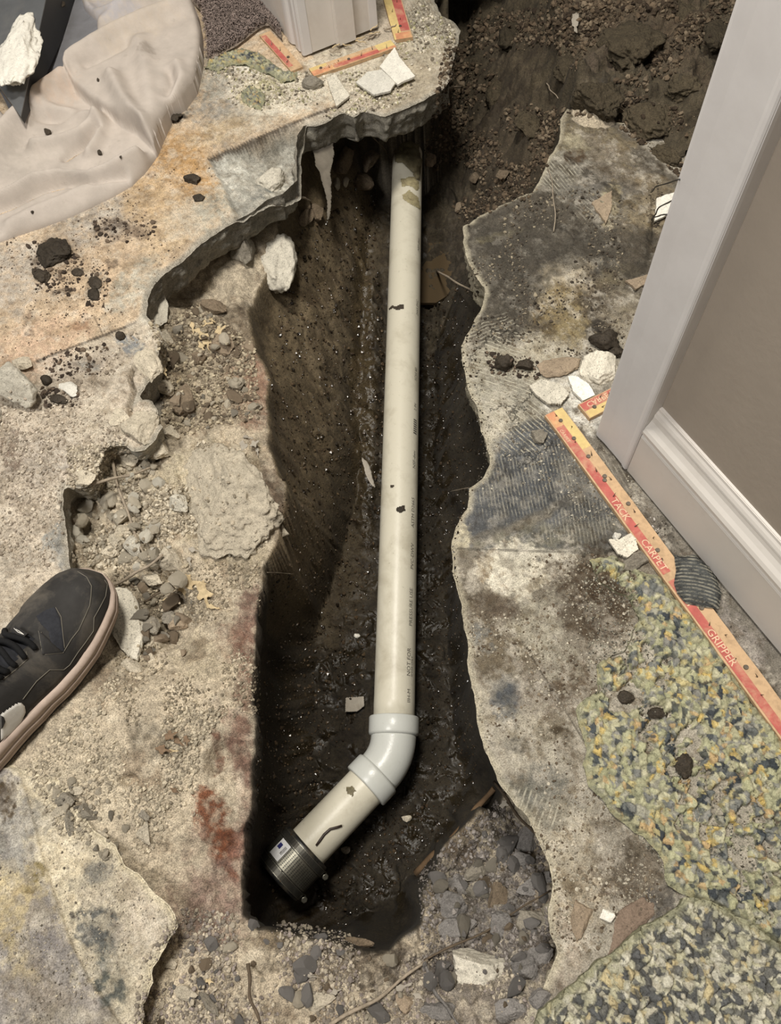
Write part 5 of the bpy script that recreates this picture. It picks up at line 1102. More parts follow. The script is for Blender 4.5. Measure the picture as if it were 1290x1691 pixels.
tk = [(.02+.047*i+rr_.uniform(-.008, .008), .72 if i % 2 else .42) for i in range(21)]
fl = _sd > 0
strip((900, 686), (1289, 1220), _w, 'long red and yellow printed wooden gripper strip along the taupe wall', [(.43, 'CARPET', .27, .0125, fl), (.30, 'TACK', .27, .0125, fl), (.60, 'ET', .27, .0125, fl), (.69, 'GRIPPER', .27, .0125, fl), (.06, 'CARPET', .20, .006, fl)], _sd,
      [(.0, .14, .52, .98, 'y'), (.0, .05, .06, .5, 'o'), (.05, .33, .08, .5, 'r'), (.33, .53, .08, .46, 'r'), (.55, 1.0, .08, .46, 'r')], nl, tk, ext=.02, seed=1)
# short strip at the casing corner
_a2 = Vector(P(957, 671, .0068)); _b2 = Vector(P(1014, 640, .0068)); _n2 = Vector((0, 0, 1)).cross((_b2-_a2).normalized()); _s2 = 1 if (Vector(P(976, 697, .0068))-_a2).dot(_n2) > 0 else -1
strip((955, 668), (1010, 640), .026, 'short red and yellow gripper strip end beside the white casing', [(.12, 'CARPET', .28, .0115, _s2 < 0)], _s2, [(.02, 1, .05, .52, 'r'), (.02, 1, .55, .98, 'y')], [(.22, .55)], [(.35, .8), (.6, .3), (.45, .2)], ext=.018, seed=2)
# strips round the post
def sd_of(pa, pb, pc):
    a = Vector(P(*pa, .0068)); b = Vector(P(*pb, .0068)); n = Vector((0, 0, 1)).cross((b-a).normalized()); return 1 if (Vector(P(*pc, .0068))-a).dot(n) > 0 else -1
s_ = sd_of((519, 125), (654, 77), (511, 112))
strip((519, 126), (655, 78), .026, 'orange gripper strip across the front of the doorway post', [(.08, 'CARPET', .5, .011, True)], s_, [(.0, 1, .05, .6, 'o'), (.25, .8, .1, .45, 'r'), (.8, 1, .3, .98, 'y'), (.0, .2, .6, .98, 'y')], [(.12, .6), (.45, .5)], [(.2, .3), (.33, .6), (.6, .4), (.75, .7), (.9, .3)], seed=4)
s_ = sd_of((651, 66), (630, -10), (676, 56))
strip((652, 66), (632, -6), .034, 'yellow and red gripper strip end right of the doorway post', [], s_, [(.0, .9, .0, .45, 'y'), (.12, .9, .45, .95, 'r'), (.0, .1, .1, .95, 'o')], [(.2, .5)], [(.1, .3), (.3, .6), (.45, .3), (.6, .7)], ext=.05, seed=5)
s_ = sd_of((484, 118), (430, 60), (498, 108))
strip((481, 118), (428, 58), .024, 'worn red gripper strip left of the doorway post', [], s_, [(.1, .95, .05, .45, 'r')], [(.3, .6)], [(.2, .3), (.5, .5), (.7, .3)], seed=6)
# ridged black adhesive fragment lying over the long strip
def frag_shape(X, Y, Z):
    ph = phase_dir(X, Y, 1150, 960, 10, .0046, .012, 6.0); return Z+.0007*np.sin(ph), ph, 0.5+0*X
plate('tile_fragment', [(1115, 914), (1128, 917), (1148, 914), (1172, 935), (1186, 955), (1194, 978), (1189, 1003), (1165, 1001), (1134, 994), (1120, 978), (1114, 962), (1118, 940)], .0125, .0045, [], '4b4d4c', 404, '3c3d3b', frag_shape,
      label='ridged black adhesive fragment lying across the long printed strip', amp=.0012, taper=.0, kind='thing', cat='fragment', step=1.2)
# pipe lettering
Lp = (top-pt1).length
upp = (Vector((0, 0, 1))-dirp*dirp.z).normalized(); rgt = dirp.cross(upp)
if rgt.x < 0: rgt = -rgt
def on_pipe(s, ang, r=RP+.0002):
    a = math.radians(ang); return off(pt1+dirp*s+(upp*math.cos(a)+rgt*math.sin(a))*r)
def ptext(s0, txt, size, ang): lettering(txt, size, lambda x, y: on_pipe(s0+x, ang-math.degrees(y/RP)), M_ink2, pipe)
M_ink2 = plain('faded black pipe print', lin('57534a'), .6, var=.4, scale=200)
ptext(.012, 'IIH-M', .0085, 47); ptext(.05, 'NOT FOR', .0095, 45); ptext(.05, 'SEWER ONLY', .005, 58); ptext(.125, 'PRESSURE USE', .0095, 50); ptext(.215, 'PVC-DWV', .0095, 52); ptext(.285, 'ASTM D2665', .0095, 52); ptext(.39, 'NSF-dwv', .009, 54); ptext(.50, '2 IN', .008, 55); ptext(.56, 'SCH 40', .0085, 56); ptext(.70, '2665 PVC', .0085, 58); ptext(.85, 'NSF-dwv', .0085, 60)
for q in range(7):
    s = .455+q*.0042; wv_ = [on_pipe(s, 48), on_pipe(s, 56), on_pipe(s, 64), on_pipe(s+.0026, 64), on_pipe(s+.0026, 56), on_pipe(s+.0026, 48)]
    link('print_bar', mesh_py('print_bar', wv_, [(0, 1, 4, 5), (1, 2, 3, 4)], False), M_ink2, pipe)
# ---- skins laid on a surface that is already there: mud smears, overlays, seams
def ray_surf(px, py, only):
    dg = bpy.context.evaluated_depsgraph_get(); o = Vector((0, 0, CAMH)); d = (Vector(P(px, py, -1.0))-o).normalized()
    inv = only.matrix_world.inverted(); ok, l, n, i = only.ray_cast(inv@o, (inv.to_3x3()@d).normalized(), depsgraph=dg)
    return (only.matrix_world@l, (only.matrix_world.to_3x3()@n).normalized()) if ok else None
def skin(name, pts, only, th, mat, parent, step=2.0, seed=0, rough=0.5, label=None):
    """raised patch following the surface of another object"""
    pts = np.array(pts, float); lo, hi = pts.min(0), pts.max(0)
    us = np.arange(lo[0]-step, hi[0]+step*2, step); vs = np.arange(lo[1]-step, hi[1]+step*2, step); idx = {}; V = []; 
    GXX, GYY = np.meshgrid(us, vs, indexing='ij'); S = sdf(GXX, GYY, pts)+ (2.2*fbm(GXX, GYY, seed, .12, 3, seed) if rough else 0)
    for i in range(len(us)):
        for j in range(len(vs)):
            if S[i, j] < -step*.8: continue
            h = ray_surf(us[i], vs[j], only)
            if h is None: continue
            k = max(0, min(1, (S[i, j]+step*.8)/(step*2.2))); q = h[0]+h[1]*(th*(k**.6)*(1+rough*float(vnoise(us[i]*.2, vs[j]*.2, seed, seed)))+.0001*(1 if k > 0 else -2))
            idx[i, j] = len(V); V.append(q-(parent.matrix_world.translation if parent else Vector((0, 0, 0))))
    F_ = []
    for (i, j) in idx:
        if (i+1, j) in idx and (i, j+1) in idx and (i+1, j+1) in idx: F_.append((idx[i, j], idx[i+1, j], idx[i+1, j+1], idx[i, j+1]))
    if not F_: return None
    me = bpy.data.meshes.new(name); me.from_pydata([tuple(v) for v in V], [], F_); me.polygons.foreach_set('use_smooth', [True]*len(F_))
    return link(name, me, mat, parent, label=label)
bpy.context.view_layer.update()
po = [c for c in pipe.children if c.name.startswith('pipe')][0]; lowp = [c for c in pipe.children if c.name.startswith('branch')][0]
M_smear = plain('olive mud smear', lin('6f6546'), .6, .4, var=.4, scale=150, bumpd=.0006, dirt=lin('3a3020'), dirt_amt=.9)
M_smearl = plain('thin dried mud', lin('9d9168'), .7, .3, var=.3, scale=150, bumpd=.0004, dirt=lin('5b4d34'), dirt_amt=.9)
for i, (pts, th, mt) in enumerate([([(652, 250), (656, 240), (672, 232), (690, 240), (694, 262), (693, 300), (686, 294), (676, 280), (664, 270), (654, 268)], .004, M_smear), ([(660, 210), (676, 205), (680, 226), (668, 238), (658, 236)], .0012, M_smearl), ([(662, 296), (684, 292), (692, 300), (690, 316), (676, 306), (664, 308)], .0010, M_smearl),
        ([(664, 322), (676, 314), (690, 326), (693, 345), (680, 338), (668, 330)], .0010, M_smearl), ([(643, 511), (647, 504), (655, 505), (666, 503), (667, 509), (656, 513), (650, 510)], .0012, M_mud), ([(656, 838), (662, 836), (668, 835), (669, 844), (662, 847), (656, 845)], .002, M_mud), ([(645, 802), (651, 801), (650, 804), (646, 804)], .001, M_mud)]):
    skin('mud_smear', pts, po, th, mt, pipe, 1.5, i)
skin('mud_smear', [(572, 1300), (582, 1298), (588, 1306), (582, 1314), (574, 1310)], lowp, .0006, M_smear, pipe, 1.5, 9)
# dark strap tail over the short pipe and the coupling
pp = []
for (x, y) in [(564, 1363), (556, 1366), (545, 1369), (535, 1378), (528, 1388), (522, 1396)]:
    h = ray_surf(x, y, lowp)
    if h: pp.append(off(h[0]+h[1]*.0015))
if len(pp) > 2: tube_obj('strap_tail', pp, [.0016]+[.0018]*(len(pp)-2)+[.0014], 8, plain('dark brown strap', lin('35271f'), .45), pipe)
# ------------------------------------------------------------ foam carpet padding
PAL = [lin(c) for c in ('a7a67c', 'b3b088', '9a9a76', 'c0bb96', 'b9ab72', 'ccb05a', '454c50', '363d43', '7b7c76', '8f8d84', 'a3a08c', 'adac84', 'b8b48e', '6b6f6c', 'bfa06a', 'a9a47e')]
PALB = [lin(c) for c in ('bdb99c', 'c8c2a6', 'b5b08c', '2e3338', '3a3f42', '42464c', 'a8a588', 'c2b07c', '5c5c58', 'b9b29a', '42474d', 'cbc6b0')]
def foam(name, outline, top, thick, seed, label, size=.0108, edgy=.006, hole=None, pale=0.0, rel=.0022, dark=False):
    box_ = {}
    def shape(X, Y, Z):
        wx = X+.004*fbm(X, Y, 1, 90, 3, seed, .6); wy = Y+.004*fbm(X, Y, 6, 90, 3, seed+1, .6)
        u = wx*.8+wy*.6; v = -wx*.6+wy*.8
        d1, d2, k = cells(u, v*1.25, size, seed); e1, e2, k2 = cells(u+.31, v+.17, size*.45, seed+4)
        dome = sstep(0, .35, d2-d1); hh = _TAB[(k*17+3) & 65535]
        box_['c'] = (k, k2, dome, e2-e1)
        Z = Z+rel*(dome*.9+hh*.7)+.0009*sstep(0, .4, e2-e1)+.0015*fbm(X, Y, 0, 25, 3, seed)
        if hole is not None:
            m = np.zeros(X.shape)
            for h in hole: m = np.maximum(m, emask(X, Y, *h[:5], .3, top, .9, int(h[0]), 70)*h[5])
            m = np.clip(m, 0, 1); thr = .5+.5*hh; Z = Z-.012*sstep(-.05, .25, m-thr*.9)*(m > .02)
            Z = np.maximum(Z, -.003)
        return Z, 0*X, 0*X
    def colf(X, Y, col):
        k, k2, dome, e = box_['c']; pal = np.array(PALB if dark else PAL); n = len(pal)
        c = pal[((_TAB[(k*7+11) & 65535]+1)*.49999*n).astype(int)]; c2 = pal[((_TAB[(k2*5+3) & 65535]+1)*.49999*n).astype(int)]; mixk = (_TAB[(k2*13+1) & 65535] < .1)[:, None]*.85
        c = c*(1-mixk)+c2*mixk; c = c*(.66+.34*dome)[:, None]*(.85+.15*sstep(0, .4, e))[:, None]  # shading of the domes, darker between chips, is painted into the colour
        c = c*.96+lin('8d897c')*.04
        if pale: c = c*(1-pale)+lin('a39d8e')*pale
        return c
    return plate(name, outline, top, thick, [], 'a7a67c', seed, '8e8c6c', shape, label=label, amp=edgy, taper=-.001, kind='thing', cat='padding', colfn=colf, mat=M_foam, step=1.9)[0]
M_foam = mineral('foam chips', var=.16, speck=.2, bumpd=.0010, rough=.95, crumbs=.4, pits=.9)
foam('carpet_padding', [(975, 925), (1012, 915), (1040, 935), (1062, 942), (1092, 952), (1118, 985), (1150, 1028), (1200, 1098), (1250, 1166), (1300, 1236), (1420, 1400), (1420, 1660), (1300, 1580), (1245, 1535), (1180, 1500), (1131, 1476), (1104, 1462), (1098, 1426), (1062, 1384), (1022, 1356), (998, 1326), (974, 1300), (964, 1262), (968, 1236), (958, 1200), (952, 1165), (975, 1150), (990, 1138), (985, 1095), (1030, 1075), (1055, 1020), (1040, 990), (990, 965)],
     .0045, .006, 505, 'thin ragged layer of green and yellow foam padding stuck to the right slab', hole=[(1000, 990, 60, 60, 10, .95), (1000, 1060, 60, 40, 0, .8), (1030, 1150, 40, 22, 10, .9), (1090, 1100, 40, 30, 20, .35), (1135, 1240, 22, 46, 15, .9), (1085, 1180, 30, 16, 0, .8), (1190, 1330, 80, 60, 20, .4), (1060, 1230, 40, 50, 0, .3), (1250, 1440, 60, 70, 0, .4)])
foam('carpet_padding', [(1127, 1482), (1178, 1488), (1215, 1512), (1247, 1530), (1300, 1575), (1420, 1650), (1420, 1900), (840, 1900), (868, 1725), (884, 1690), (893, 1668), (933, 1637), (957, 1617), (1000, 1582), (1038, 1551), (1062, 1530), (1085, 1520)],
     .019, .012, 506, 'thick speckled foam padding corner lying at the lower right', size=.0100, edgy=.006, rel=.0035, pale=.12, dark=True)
foam('carpet_padding', [(338, 112), (345, 96), (372, 84), (400, 78), (428, 86), (452, 104), (470, 116), (492, 118), (489, 131), (468, 135), (448, 124), (428, 116), (408, 108), (384, 106), (360, 116)], .006, .006, 507, 'strip of yellow green foam padding under the carpet edge', size=.010, edgy=.005)
foam('carpet_padding', [(396, 150), (412, 140), (430, 146), (440, 165), (432, 182), (412, 176), (398, 168)], .004, .004, 508, 'loose clump of foam crumbs on the slab below the carpet', size=.007, edgy=.006, rel=.003)
# ------------------------------------------------------------ carpet
CARP = [(300, -60), (478, -60), (462, -10), (460, 30), (466, 62), (456, 52), (442, 38), (426, 45), (405, 62), (388, 74), (362, 88), (342, 98), (341, 60), (335, 20), (312, -6)]
M_carp = plain('carpet backing', lin('7d6c63'), .95, .1, var=.25, scale=90, bumpd=.001)
carp, _ = plate('carpet', CARP, .012, .008, [], '786861', 600, '8d7d6c', label='shaggy brown grey carpet folded back beside the doorway post', kind='thing', cat='carpet', amp=.002, taper=0, mat=mineral('carpet base', var=.3, speck=.3, bumpd=.002))
def tufts():
    r = np.random.default_rng(11); poly = poly_world(CARP, .012); lo, hi = poly.min(0), poly.max(0); n = 15000
    q = r.uniform(lo, hi, (n, 2)); q = q[sdf(q[:, 0], q[:, 1], poly) > .002]; q = q[:7000]; n = len(q)
    ht = r.uniform(.005, .010, n); a = r.uniform(0, 2*math.pi, n); ln = r.uniform(.003, .009, n); V = []; K = 4
    for k in range(K):
        t = k/(K-1.0); cx = q[:, 0]+np.cos(a+t*1.8)*ln*t; cy = q[:, 1]+np.sin(a+t*1.8)*ln*t; cz = .012+ht*np.sin(t*2.3)
        rr = .0009*(1-.3*t)
        for m in range(3):
            b = 2.094*m; V.append(np.column_stack([cx+rr*np.cos(b+a), cy+rr*np.sin(b+a), cz+rr*np.sin(b)]))
    V = np.stack(V, 1).reshape(-1, 3); base = np.arange(n)[:, None, None]*(3*K)
    f = np.array([[k*3+m, k*3+(m+1) % 3, (k+1)*3+(m+1) % 3, (k+1)*3+m] for k in range(K-1) for m in range(3)])[None]
    Fq = (base+f).reshape(-1, 4); c = np.array(lin('8c7b72'))*r.uniform(.6, 1.35, (n, 1)); c = np.repeat(c, 3*K, 0)
    link('carpet_pile', mesh_np('carpet_pile', V, Fq, True, cols=c), mineral('carpet fibre', var=.1, speck=.1, bumpd=.0003, pits=0), carp, kind='stuff')
tufts()
# ------------------------------------------------------------ cloth
def eb(d, r): 
    k = np.clip(1-d/r, 0, 1); return np.sqrt(np.clip(1-k*k, 0, 1))
CA = [(-130, 430), (0, 393), (60, 373), (115, 353), (170, 327), (215, 302), (240, 277), (258, 252), (264, 238), (285, 192), (305, 176), (325, 150), (336, 100), (334, 60), (327, 24), (310, 10), (295, -30), (280, -90), (120, -90), (128, -20), (140, 16), (160, 34), (158, 60), (150, 80), (128, 98), (113, 107), (60, 150), (30, 192), (10, 190), (-20, 160), (-130, 120)]
CB = [(113, 106), (135, 95), (165, 77), (185, 62), (200, 54), (250, 32), (285, 14), (310, 9), (328, 22), (336, 60), (340, 100), (328, 152), (308, 178), (288, 192), (274, 225), (266, 255), (245, 237), (225, 217), (200, 204), (178, 189), (150, 170), (125, 150), (115, 128)]
def cloth():
    pa, pb = poly_world(CA, .01), poly_world(CB, .02); X, Y, nu, nv = lattice(.01, 2.2); X, Y = X.ravel(), Y.ravel()
    pw = resample(pa, .006, .0015, 30, 5); lo, hi = pw.min(0), pw.max(0); k = (X > lo[0]-.01) & (X < hi[0]+.01) & (Y > lo[1]-.01) & (Y < hi[1]+.01)
    S = np.full(X.shape, -1.0); S[k] = sdf(X[k], Y[k], pw); keep = S > -.004; fc = grid_faces(nu, nv); fc = fc[keep[fc].all(1)]
    V2, fc, S = compact(np.column_stack([X, Y]), fc, S); o = S < 0; V2[o] = snap_out(V2[o], pw); S[o] = 0; X, Y = V2[:, 0], V2[:, 1]
    SB = sdf(X, Y, resample(pb, .006, .001, 30, 6))
    Z = .0015+.011*eb(S, .012)+.026*eb(np.clip(SB, 0, 1), .008)*(SB > 0)
    def fold(pts, w, h, sharp=1.0):
        d = seg_dist(X, Y, poly_world(pts, .015)); ww = w/900.0; return h*np.exp(-(d/ww)**2*sharp)
    inB = sstep(-.002, .01, SB); ed = eb(S, .02)
    A = fold([(-60, 300), (0, 250), (30, 212), (70, 170), (110, 140)], 22, .022)+fold([(-40, 345), (20, 322), (60, 300), (100, 292), (150, 296), (200, 280), (232, 262)], 9, .012)-fold([(-20, 350), (30, 330), (70, 310), (110, 300), (160, 305), (205, 292)], 7, .008)
    A += fold([(60, 245), (105, 238), (135, 225), (160, 205)], 12, .013)-fold([(106, 258), (135, 240), (163, 216)], 6, .009)+fold([(150, 255), (165, 230), (170, 205)], 10, .010)+fold([(20, 370), (100, 335), (180, 300), (235, 268)], 14, .008)+fold([(90, 185), (130, 190), (165, 195)], 12, .009)-fold([(60, 200), (100, 195), (170, 178)], 8, .005)
    Bf = fold([(118, 132), (150, 108), (200, 78), (260, 50), (325, 26)], 16, .012)+fold([(195, 150), (215, 190), (245, 232)], 14, .012)-fold([(288, 140), (291, 158), (285, 176)], 8, .005)+fold([(300, 130), (310, 150), (296, 176)], 12, .006)+fold([(240, 90), (250, 150), (262, 220)], 16, .007)-fold([(150, 128), (190, 108), (215, 95)], 8, .005)+fold([(160, 40), (190, 25), (240, 0)], 16, .016)-fold([(158, 62), (170, 55), (185, 62)], 6, .012)+fold([(128, -10), (150, 20), (200, 15), (240, -10)], 12, .012)
    A, Bf = A*1.7, Bf*1.8
    Z = Z+ed*(A*(1-inB)+Bf*inB+Bf*(1-inB)*sstep(.02, 0, Y*0)*0)+(1-inB)*ed*(fold([(160, 40), (190, 25), (240, 0)], 16, .014)+fold([(128, -10), (150, 22), (205, 15), (240, -10)], 12, .012)-fold([(150, 40), (168, 48), (178, 62)], 6, .010))
    Z += ed*.003*fbm(X, Y, 0, 16, 3, 77)+.0005*fbm(X, Y, 0, 80, 3, 78)
    Z = np.maximum(Z, .001)
    c = np.tile(lin('beb2a6'), (len(X), 1)); c = paint(X, Y, c, [('e', 60, 290, 70, 60, 0, 'b5aa9e', .6, .6), ('e', 90, 160, 40, 20, -20, 'c6ad98', .6, .6), ('e', 250, 110, 12, 10, 0, '8f8376', .6, .5), ('e', 175, 20, 50, 18, 0, 'aeaaae', .8, .4), ('e', 230, 60, 60, 30, -20, 'c0b09c', .5, .6), ('e', 30, 260, 40, 30, 0, 'aaa094', .5, .6)], .015)
    n = len(X); V = np.vstack([np.column_stack([X, Y, Z]), np.column_stack([X, Y, np.full(n, .0004)])])
    ed_ = {}
    e = np.concatenate([fc[:, [i, (i+1) % 4]] for i in range(4)]); key = np.sort(e, 1); _, ix, cnt = np.unique(key[:, 0].astype(np.int64)*10**7+key[:, 1], return_index=True, return_counts=True)
    b = e[ix[cnt == 1]]; side = np.column_stack([b[:, 1], b[:, 0], b[:, 0]+n, b[:, 1]+n])
    m, t, bs = nt('canvas', .92, .15); v = coords(t); vc = N(t, 'ShaderNodeVertexColor', layer_name='Col').outputs[0]
    cc = mixc(t, vc, ramp(t, noise_node(t, v, 24, 5, .6), [(.3, .86), (.7, 1.1)]), 1.0, 'MULTIPLY'); cc = mixc(t, cc, tuple(lin('8a7d6c')), ramp(t, noise_node(t, v, 60, 6, .75), [(.6, 0.), (.8, .5)])); L(t, cc, bs.inputs['Base Color'])
    wv = noise_node(t, v, 900, 2, .5); bump(t, bs, wv, .8, .0004)
    link('cloth', mesh_np('cloth', V, np.vstack([fc, side]), cols=np.vstack([c, c])), m, label='crumpled cream canvas drop cloth on the tan slab', cat='cloth')
cloth()
# ------------------------------------------------------------ grey pan and sheet at the top left
M_pan = plain('scuffed grey metal', lin('6c6e70'), .45, .5, .3, var=.12, scale=24, dirt=lin('8d8a82'), dirt_amt=.4)
M_black = plain('black plastic', lin('1b1c1e'), .5, .4, var=.2)
M_sheet = plain('grey plastic sheet', lin('7f7f84'), .5, .4, var=.10, scale=14, dirt=lin('5f5c58'), dirt_amt=.5)
flatpiece('plastic_sheet', [(60, -100), (160, -100), (142, 10), (165, 40), (165, 70), (130, 105), (90, 140), (50, 190), (25, 200), (0, 150)], .003, .004, M_sheet, 'smooth grey plastic sheet between the pan and the cloth', 'sheet', seed=71, step=.008, edge=0)
def pan():
    root = empty('metal_pan', tuple(P(32, 192, .012)), 'grey metal pan with black rim at the top left corner', 'pan')
    tp = [(34, 192, .050), (75, 0, .080), (98, -110, .10), (-120, -110, .10), (-120, 60, .08), (-10, 130, .056)]
    top_ = [Vector(P(*q)) for q in tp]; bot = [Vector((v.x, v.y, (.036, .009, .009, .009, .036, .036)[i])) for i, v in enumerate(top_)]
    o = root.location; V = [v-o for v in top_]; F_ = [tuple(range(6))]
    V += [v-o-Vector((0, 0, .002)) for v in top_]; F_ += [tuple(range(11, 5, -1))]+[(i, i+6, (i+1) % 6+6, (i+1) % 6) for i in range(6)]
    link('pan_face', mesh_py('pan_face', V, F_, False), M_pan, root)
    V = [v-o-Vector((0, 0, .0021)) for v in top_]+[v-o for v in bot]; F_ = [(i, i+6, (i+1) % 6+6, (i+1) % 6) for i in range(6)]+[tuple(range(11, 5, -1))]
    link('pan_rim', mesh_py('pan_rim', V, F_, False), M_black, root, label='black sloping rim')
pan(); bpy.context.view_layer.update()
rock('plaster_lump', 32, 108, 42, 84, 24, .3, 'w', 'rough white plaster lump stuck on the grey metal pan', 'plaster', sink=.12, seed=913, cuts=14, rough=.28, sub=5)
rock('mud_clod', 105, 10, 5, 5, 0, .8, 'm', 'small black crumb on the grey plastic sheet', 'mud', sink=.2)
for i, (x, y, r, lb) in enumerate([(80, 221, 6, 'largest dark crumb on the cloth'), (166, 254, 4, 'dark crumb right of the largest one on the cloth'), (200, 260, 2.5, 'tiny crumb near the lower fold of the cloth'), (162, 133, 2.5, 'tiny crumb on the upper flap of the cloth'), (54, 351, 2.5, 'tiny crumb near the lower edge of the cloth')]): rock('mud_clod', x, y, r, r, 0, .8, 'm', lb, 'mud', sink=.2, sub=2)
# ------------------------------------------------------------ pebbles one by one, crumbs as stuff
bpy.context.view_layer.update()
def in_poly(x, y, pts):
    c = False
    for i in range(len(pts)):
        (ax, ay), (bx, by) = pts[i], pts[(i+1) % len(pts)]
        if (ay > y) != (by > y) and x < (bx-ax)*(y-ay)/(by-ay)+ax: c = not c
    return c
_pm = {}
for kd in 'cpgblt':
    for q in range(4):
        V, Fq = rock_shape(3000+q*7+ord(kd), 2, 8, .14); me = mesh_np('pebble', V, Fq, False); me.materials.append(RM[kd]); _pm[kd, q] = me
PZ = [([(245, 530), (330, 500), (420, 570), (430, 690), (300, 720), (262, 690), (270, 600)], 62, 'bbcctg', 3.5, 15, 'little earthy pebble in the rubble right of the slab tongue'),
      ([(125, 815), (175, 775), (260, 760), (290, 800), (285, 900), (240, 950), (180, 930), (120, 900)], 66, 'cccpp', 4, 17, 'little pale pebble in the rubble above the shoe'),
      ([(215, 960), (290, 940), (340, 1010), (320, 1080), (240, 1110), (235, 1040)], 30, 'ggctb', 4, 15, 'little grey pebble in the hollow beside the shoe toe'),
      ([(70, 1290), (160, 1290), (240, 1400), (180, 1420), (100, 1360)], 44, 'gccc', 3.5, 8, 'little dusty pebble of the gravel heap below the shoe'),
      ([(250, 1560), (420, 1520), (700, 1590), (690, 1691), (240, 1691)], 42, 'ccllb', 4, 18, 'little pebble on the rubble at the bottom of the photo'),
      ([(700, 1470), (760, 1380), (860, 1350), (900, 1450), (900, 1640), (840, 1691), (700, 1660)], 50, 'lllgb', 4, 20, 'little violet grey pebble on the pit slope under the right slab')]
for zi, (pg, n, kinds, r0, r1, lb) in enumerate(PZ):
    r_ = random.Random(50+zi); xs = [p[0] for p in pg]; ys = [p[1] for p in pg]; k = 0
    while k < n:
        x, y = r_.uniform(min(xs), max(xs)), r_.uniform(min(ys), max(ys))
        if not in_poly(x, y, pg): continue
        k += 1; loc, nr = hit(x, y); px = np.linalg.norm(P(x+1, y, loc.z)-P(x, y, loc.z)); R_m = px*(r0+(r1-r0)*r_.random()**2.2)
        o = link('pebble', _pm[r_.choice(kinds), r_.randrange(4)], None, label=lb, cat='pebble', group=lb.replace('little', 'little loose').replace('pebble', 'pebbles', 1), loc=loc+Vector((0, 0, R_m*.15)))
        o.scale = (R_m*r_.uniform(.9, 1.3), R_m*r_.uniform(.7, 1.1), R_m*r_.uniform(.5, .8)); o.rotation_euler = (r_.uniform(-.3, .3), r_.uniform(-.3, .3), r_.uniform(0, 6.3))
_i0 = ico(1)
def crumbs(name, pg, n, cols, r0, r1, seed, label, power=3.0, mat=None, dens=None, hfac=.8):
    r_ = np.random.default_rng(seed); rr = random.Random(seed); xs = [p[0] for p in pg]; ys = [p[1] for p in pg]; C_ = []; T0, TF = _i0 if r1 > 2.6 else (np.array([[1, 0, 0], [-1, 0, 0], [0, 1, 0], [0, -1, 0], [0, 0, 1], [0, 0, -1.]]), np.array([[0, 2, 4], [2, 1, 4], [1, 3, 4], [3, 0, 4], [2, 0, 5], [1, 2, 5], [3, 1, 5], [0, 3, 5]]))
    pts = []; sz = []
    dg = bpy.context.evaluated_depsgraph_get(); o = Vector((0, 0, CAMH)); tries = 0
    while len(pts) < n and tries < n*8:
        tries += 1; x, y = rr.uniform(min(xs), max(xs)), rr.uniform(min(ys), max(ys))
        if not in_poly(x, y, pg): continue
        if dens is not None and rr.random() > .5+1.4*float(vnoise(x/dens, y/dens, seed, seed)): continue
        d = (Vector(P(x, y, -1.0))-o).normalized(); ok, loc, nr, idx, ob, mt = scene.ray_cast(dg, o, d)
        if not ok or ob.name.startswith(('pipe', 'elbow', 'branch', 'collar', 'coupling', 'trim', 'baseboard', 'wall', 'jamb', 'casing', 'leaf', 'tile', 'twig', 'rod', 'wire', 'straw', 'shard', 'paper', 'wood', 'print', 'nail', 'tack', 'lettering', 'cloth', 'pan', 'plastic', 'plaster', 'sneaker', 'midsole', 'upper', 'outsole', 'clamp', 'shield', 'sticker', 'water', 'carpet')): continue
        if ob.name.startswith(('stone', 'concrete', 'mud_clod', 'pebble')) and rr.random() < (.5 if ob.data.vertices and len(ob.data.vertices) > 20000 else .97): continue
        pts.append(loc[:]); sz.append(((loc-o).length/FPX)*(r0+(r1-r0)*rr.random()**power))
    pts = np.array(pts); sz = np.array(sz); n = len(pts)
    Rm = r_.normal(size=(n, 3, 3)); q, _ = np.linalg.qr(Rm); sc = r_.uniform(.55, 1.3, (n, 3)); A = q*sc[:, None, :]*sz[:, None, None]
    jit = r_.uniform(.7, 1.25, (n, len(T0), 1))
    V = np.einsum('nij,kj->nki', A, T0)*jit; V[:, :, 2] *= hfac; V = V+pts[:, None, :]+np.array([0, 0, 1])*sz[:, None, None]*.25
    Fq = (TF[None]+np.arange(n)[:, None, None]*len(T0)).reshape(-1, 3)
    ca = np.array([lin(c) for c in cols])[r_.integers(0, len(cols), n)]*r_.uniform(.75, 1.25, (n, 1)); ca = np.repeat(ca, len(T0), 0)
    link(name, mesh_np(name, V.reshape(-1, 3), Fq, False, cols=ca), mat or M_crumb, kind='stuff', label=label, cat='debris')
M_crumb = mineral('crumbs', var=.12, speck=.15, bumpd=.0004, pits=.3)
M_wetc = mineral('wet crumbs', var=.2, speck=.2, bumpd=.0004, rough=.2, spec=.6, pits=.3)
crumbs('gravel', PZ[0][0], 2600, ['8a7c66', 'a39478', '6f6250', 'b7a98c'], 1, 4, 1, 'earthy grit in the rubble right of the slab tongue')
crumbs('gravel', [(110, 740), (300, 720), (460, 760), (440, 900), (300, 960), (120, 930)], 4200, ['b9ab91', 'c6baa2', 'a39680', '8f836e'], 1, 4.4, 2, 'pale grit over the rubble and the mound above the shoe', dens=60)
crumbs('gravel', [(190, 930), (430, 930), (430, 1180), (210, 1200), (190, 1100)], 2400, ['a99b80', '8a7d66', 'b9ab91', '756a57'], 1, 3.6, 3, 'grit on the clay ledge beside the shoe toe', dens=50)
crumbs('gravel', [(40, 1270), (180, 1120), (400, 1150), (330, 1230), (325, 1460), (290, 1500), (200, 1400), (100, 1380)], 3000, ['b3a68c', 'c1b499', '8f8470', '9f937c'], 1, 3.6, 4, 'grit on the dusty ledge below the shoe', dens=60)
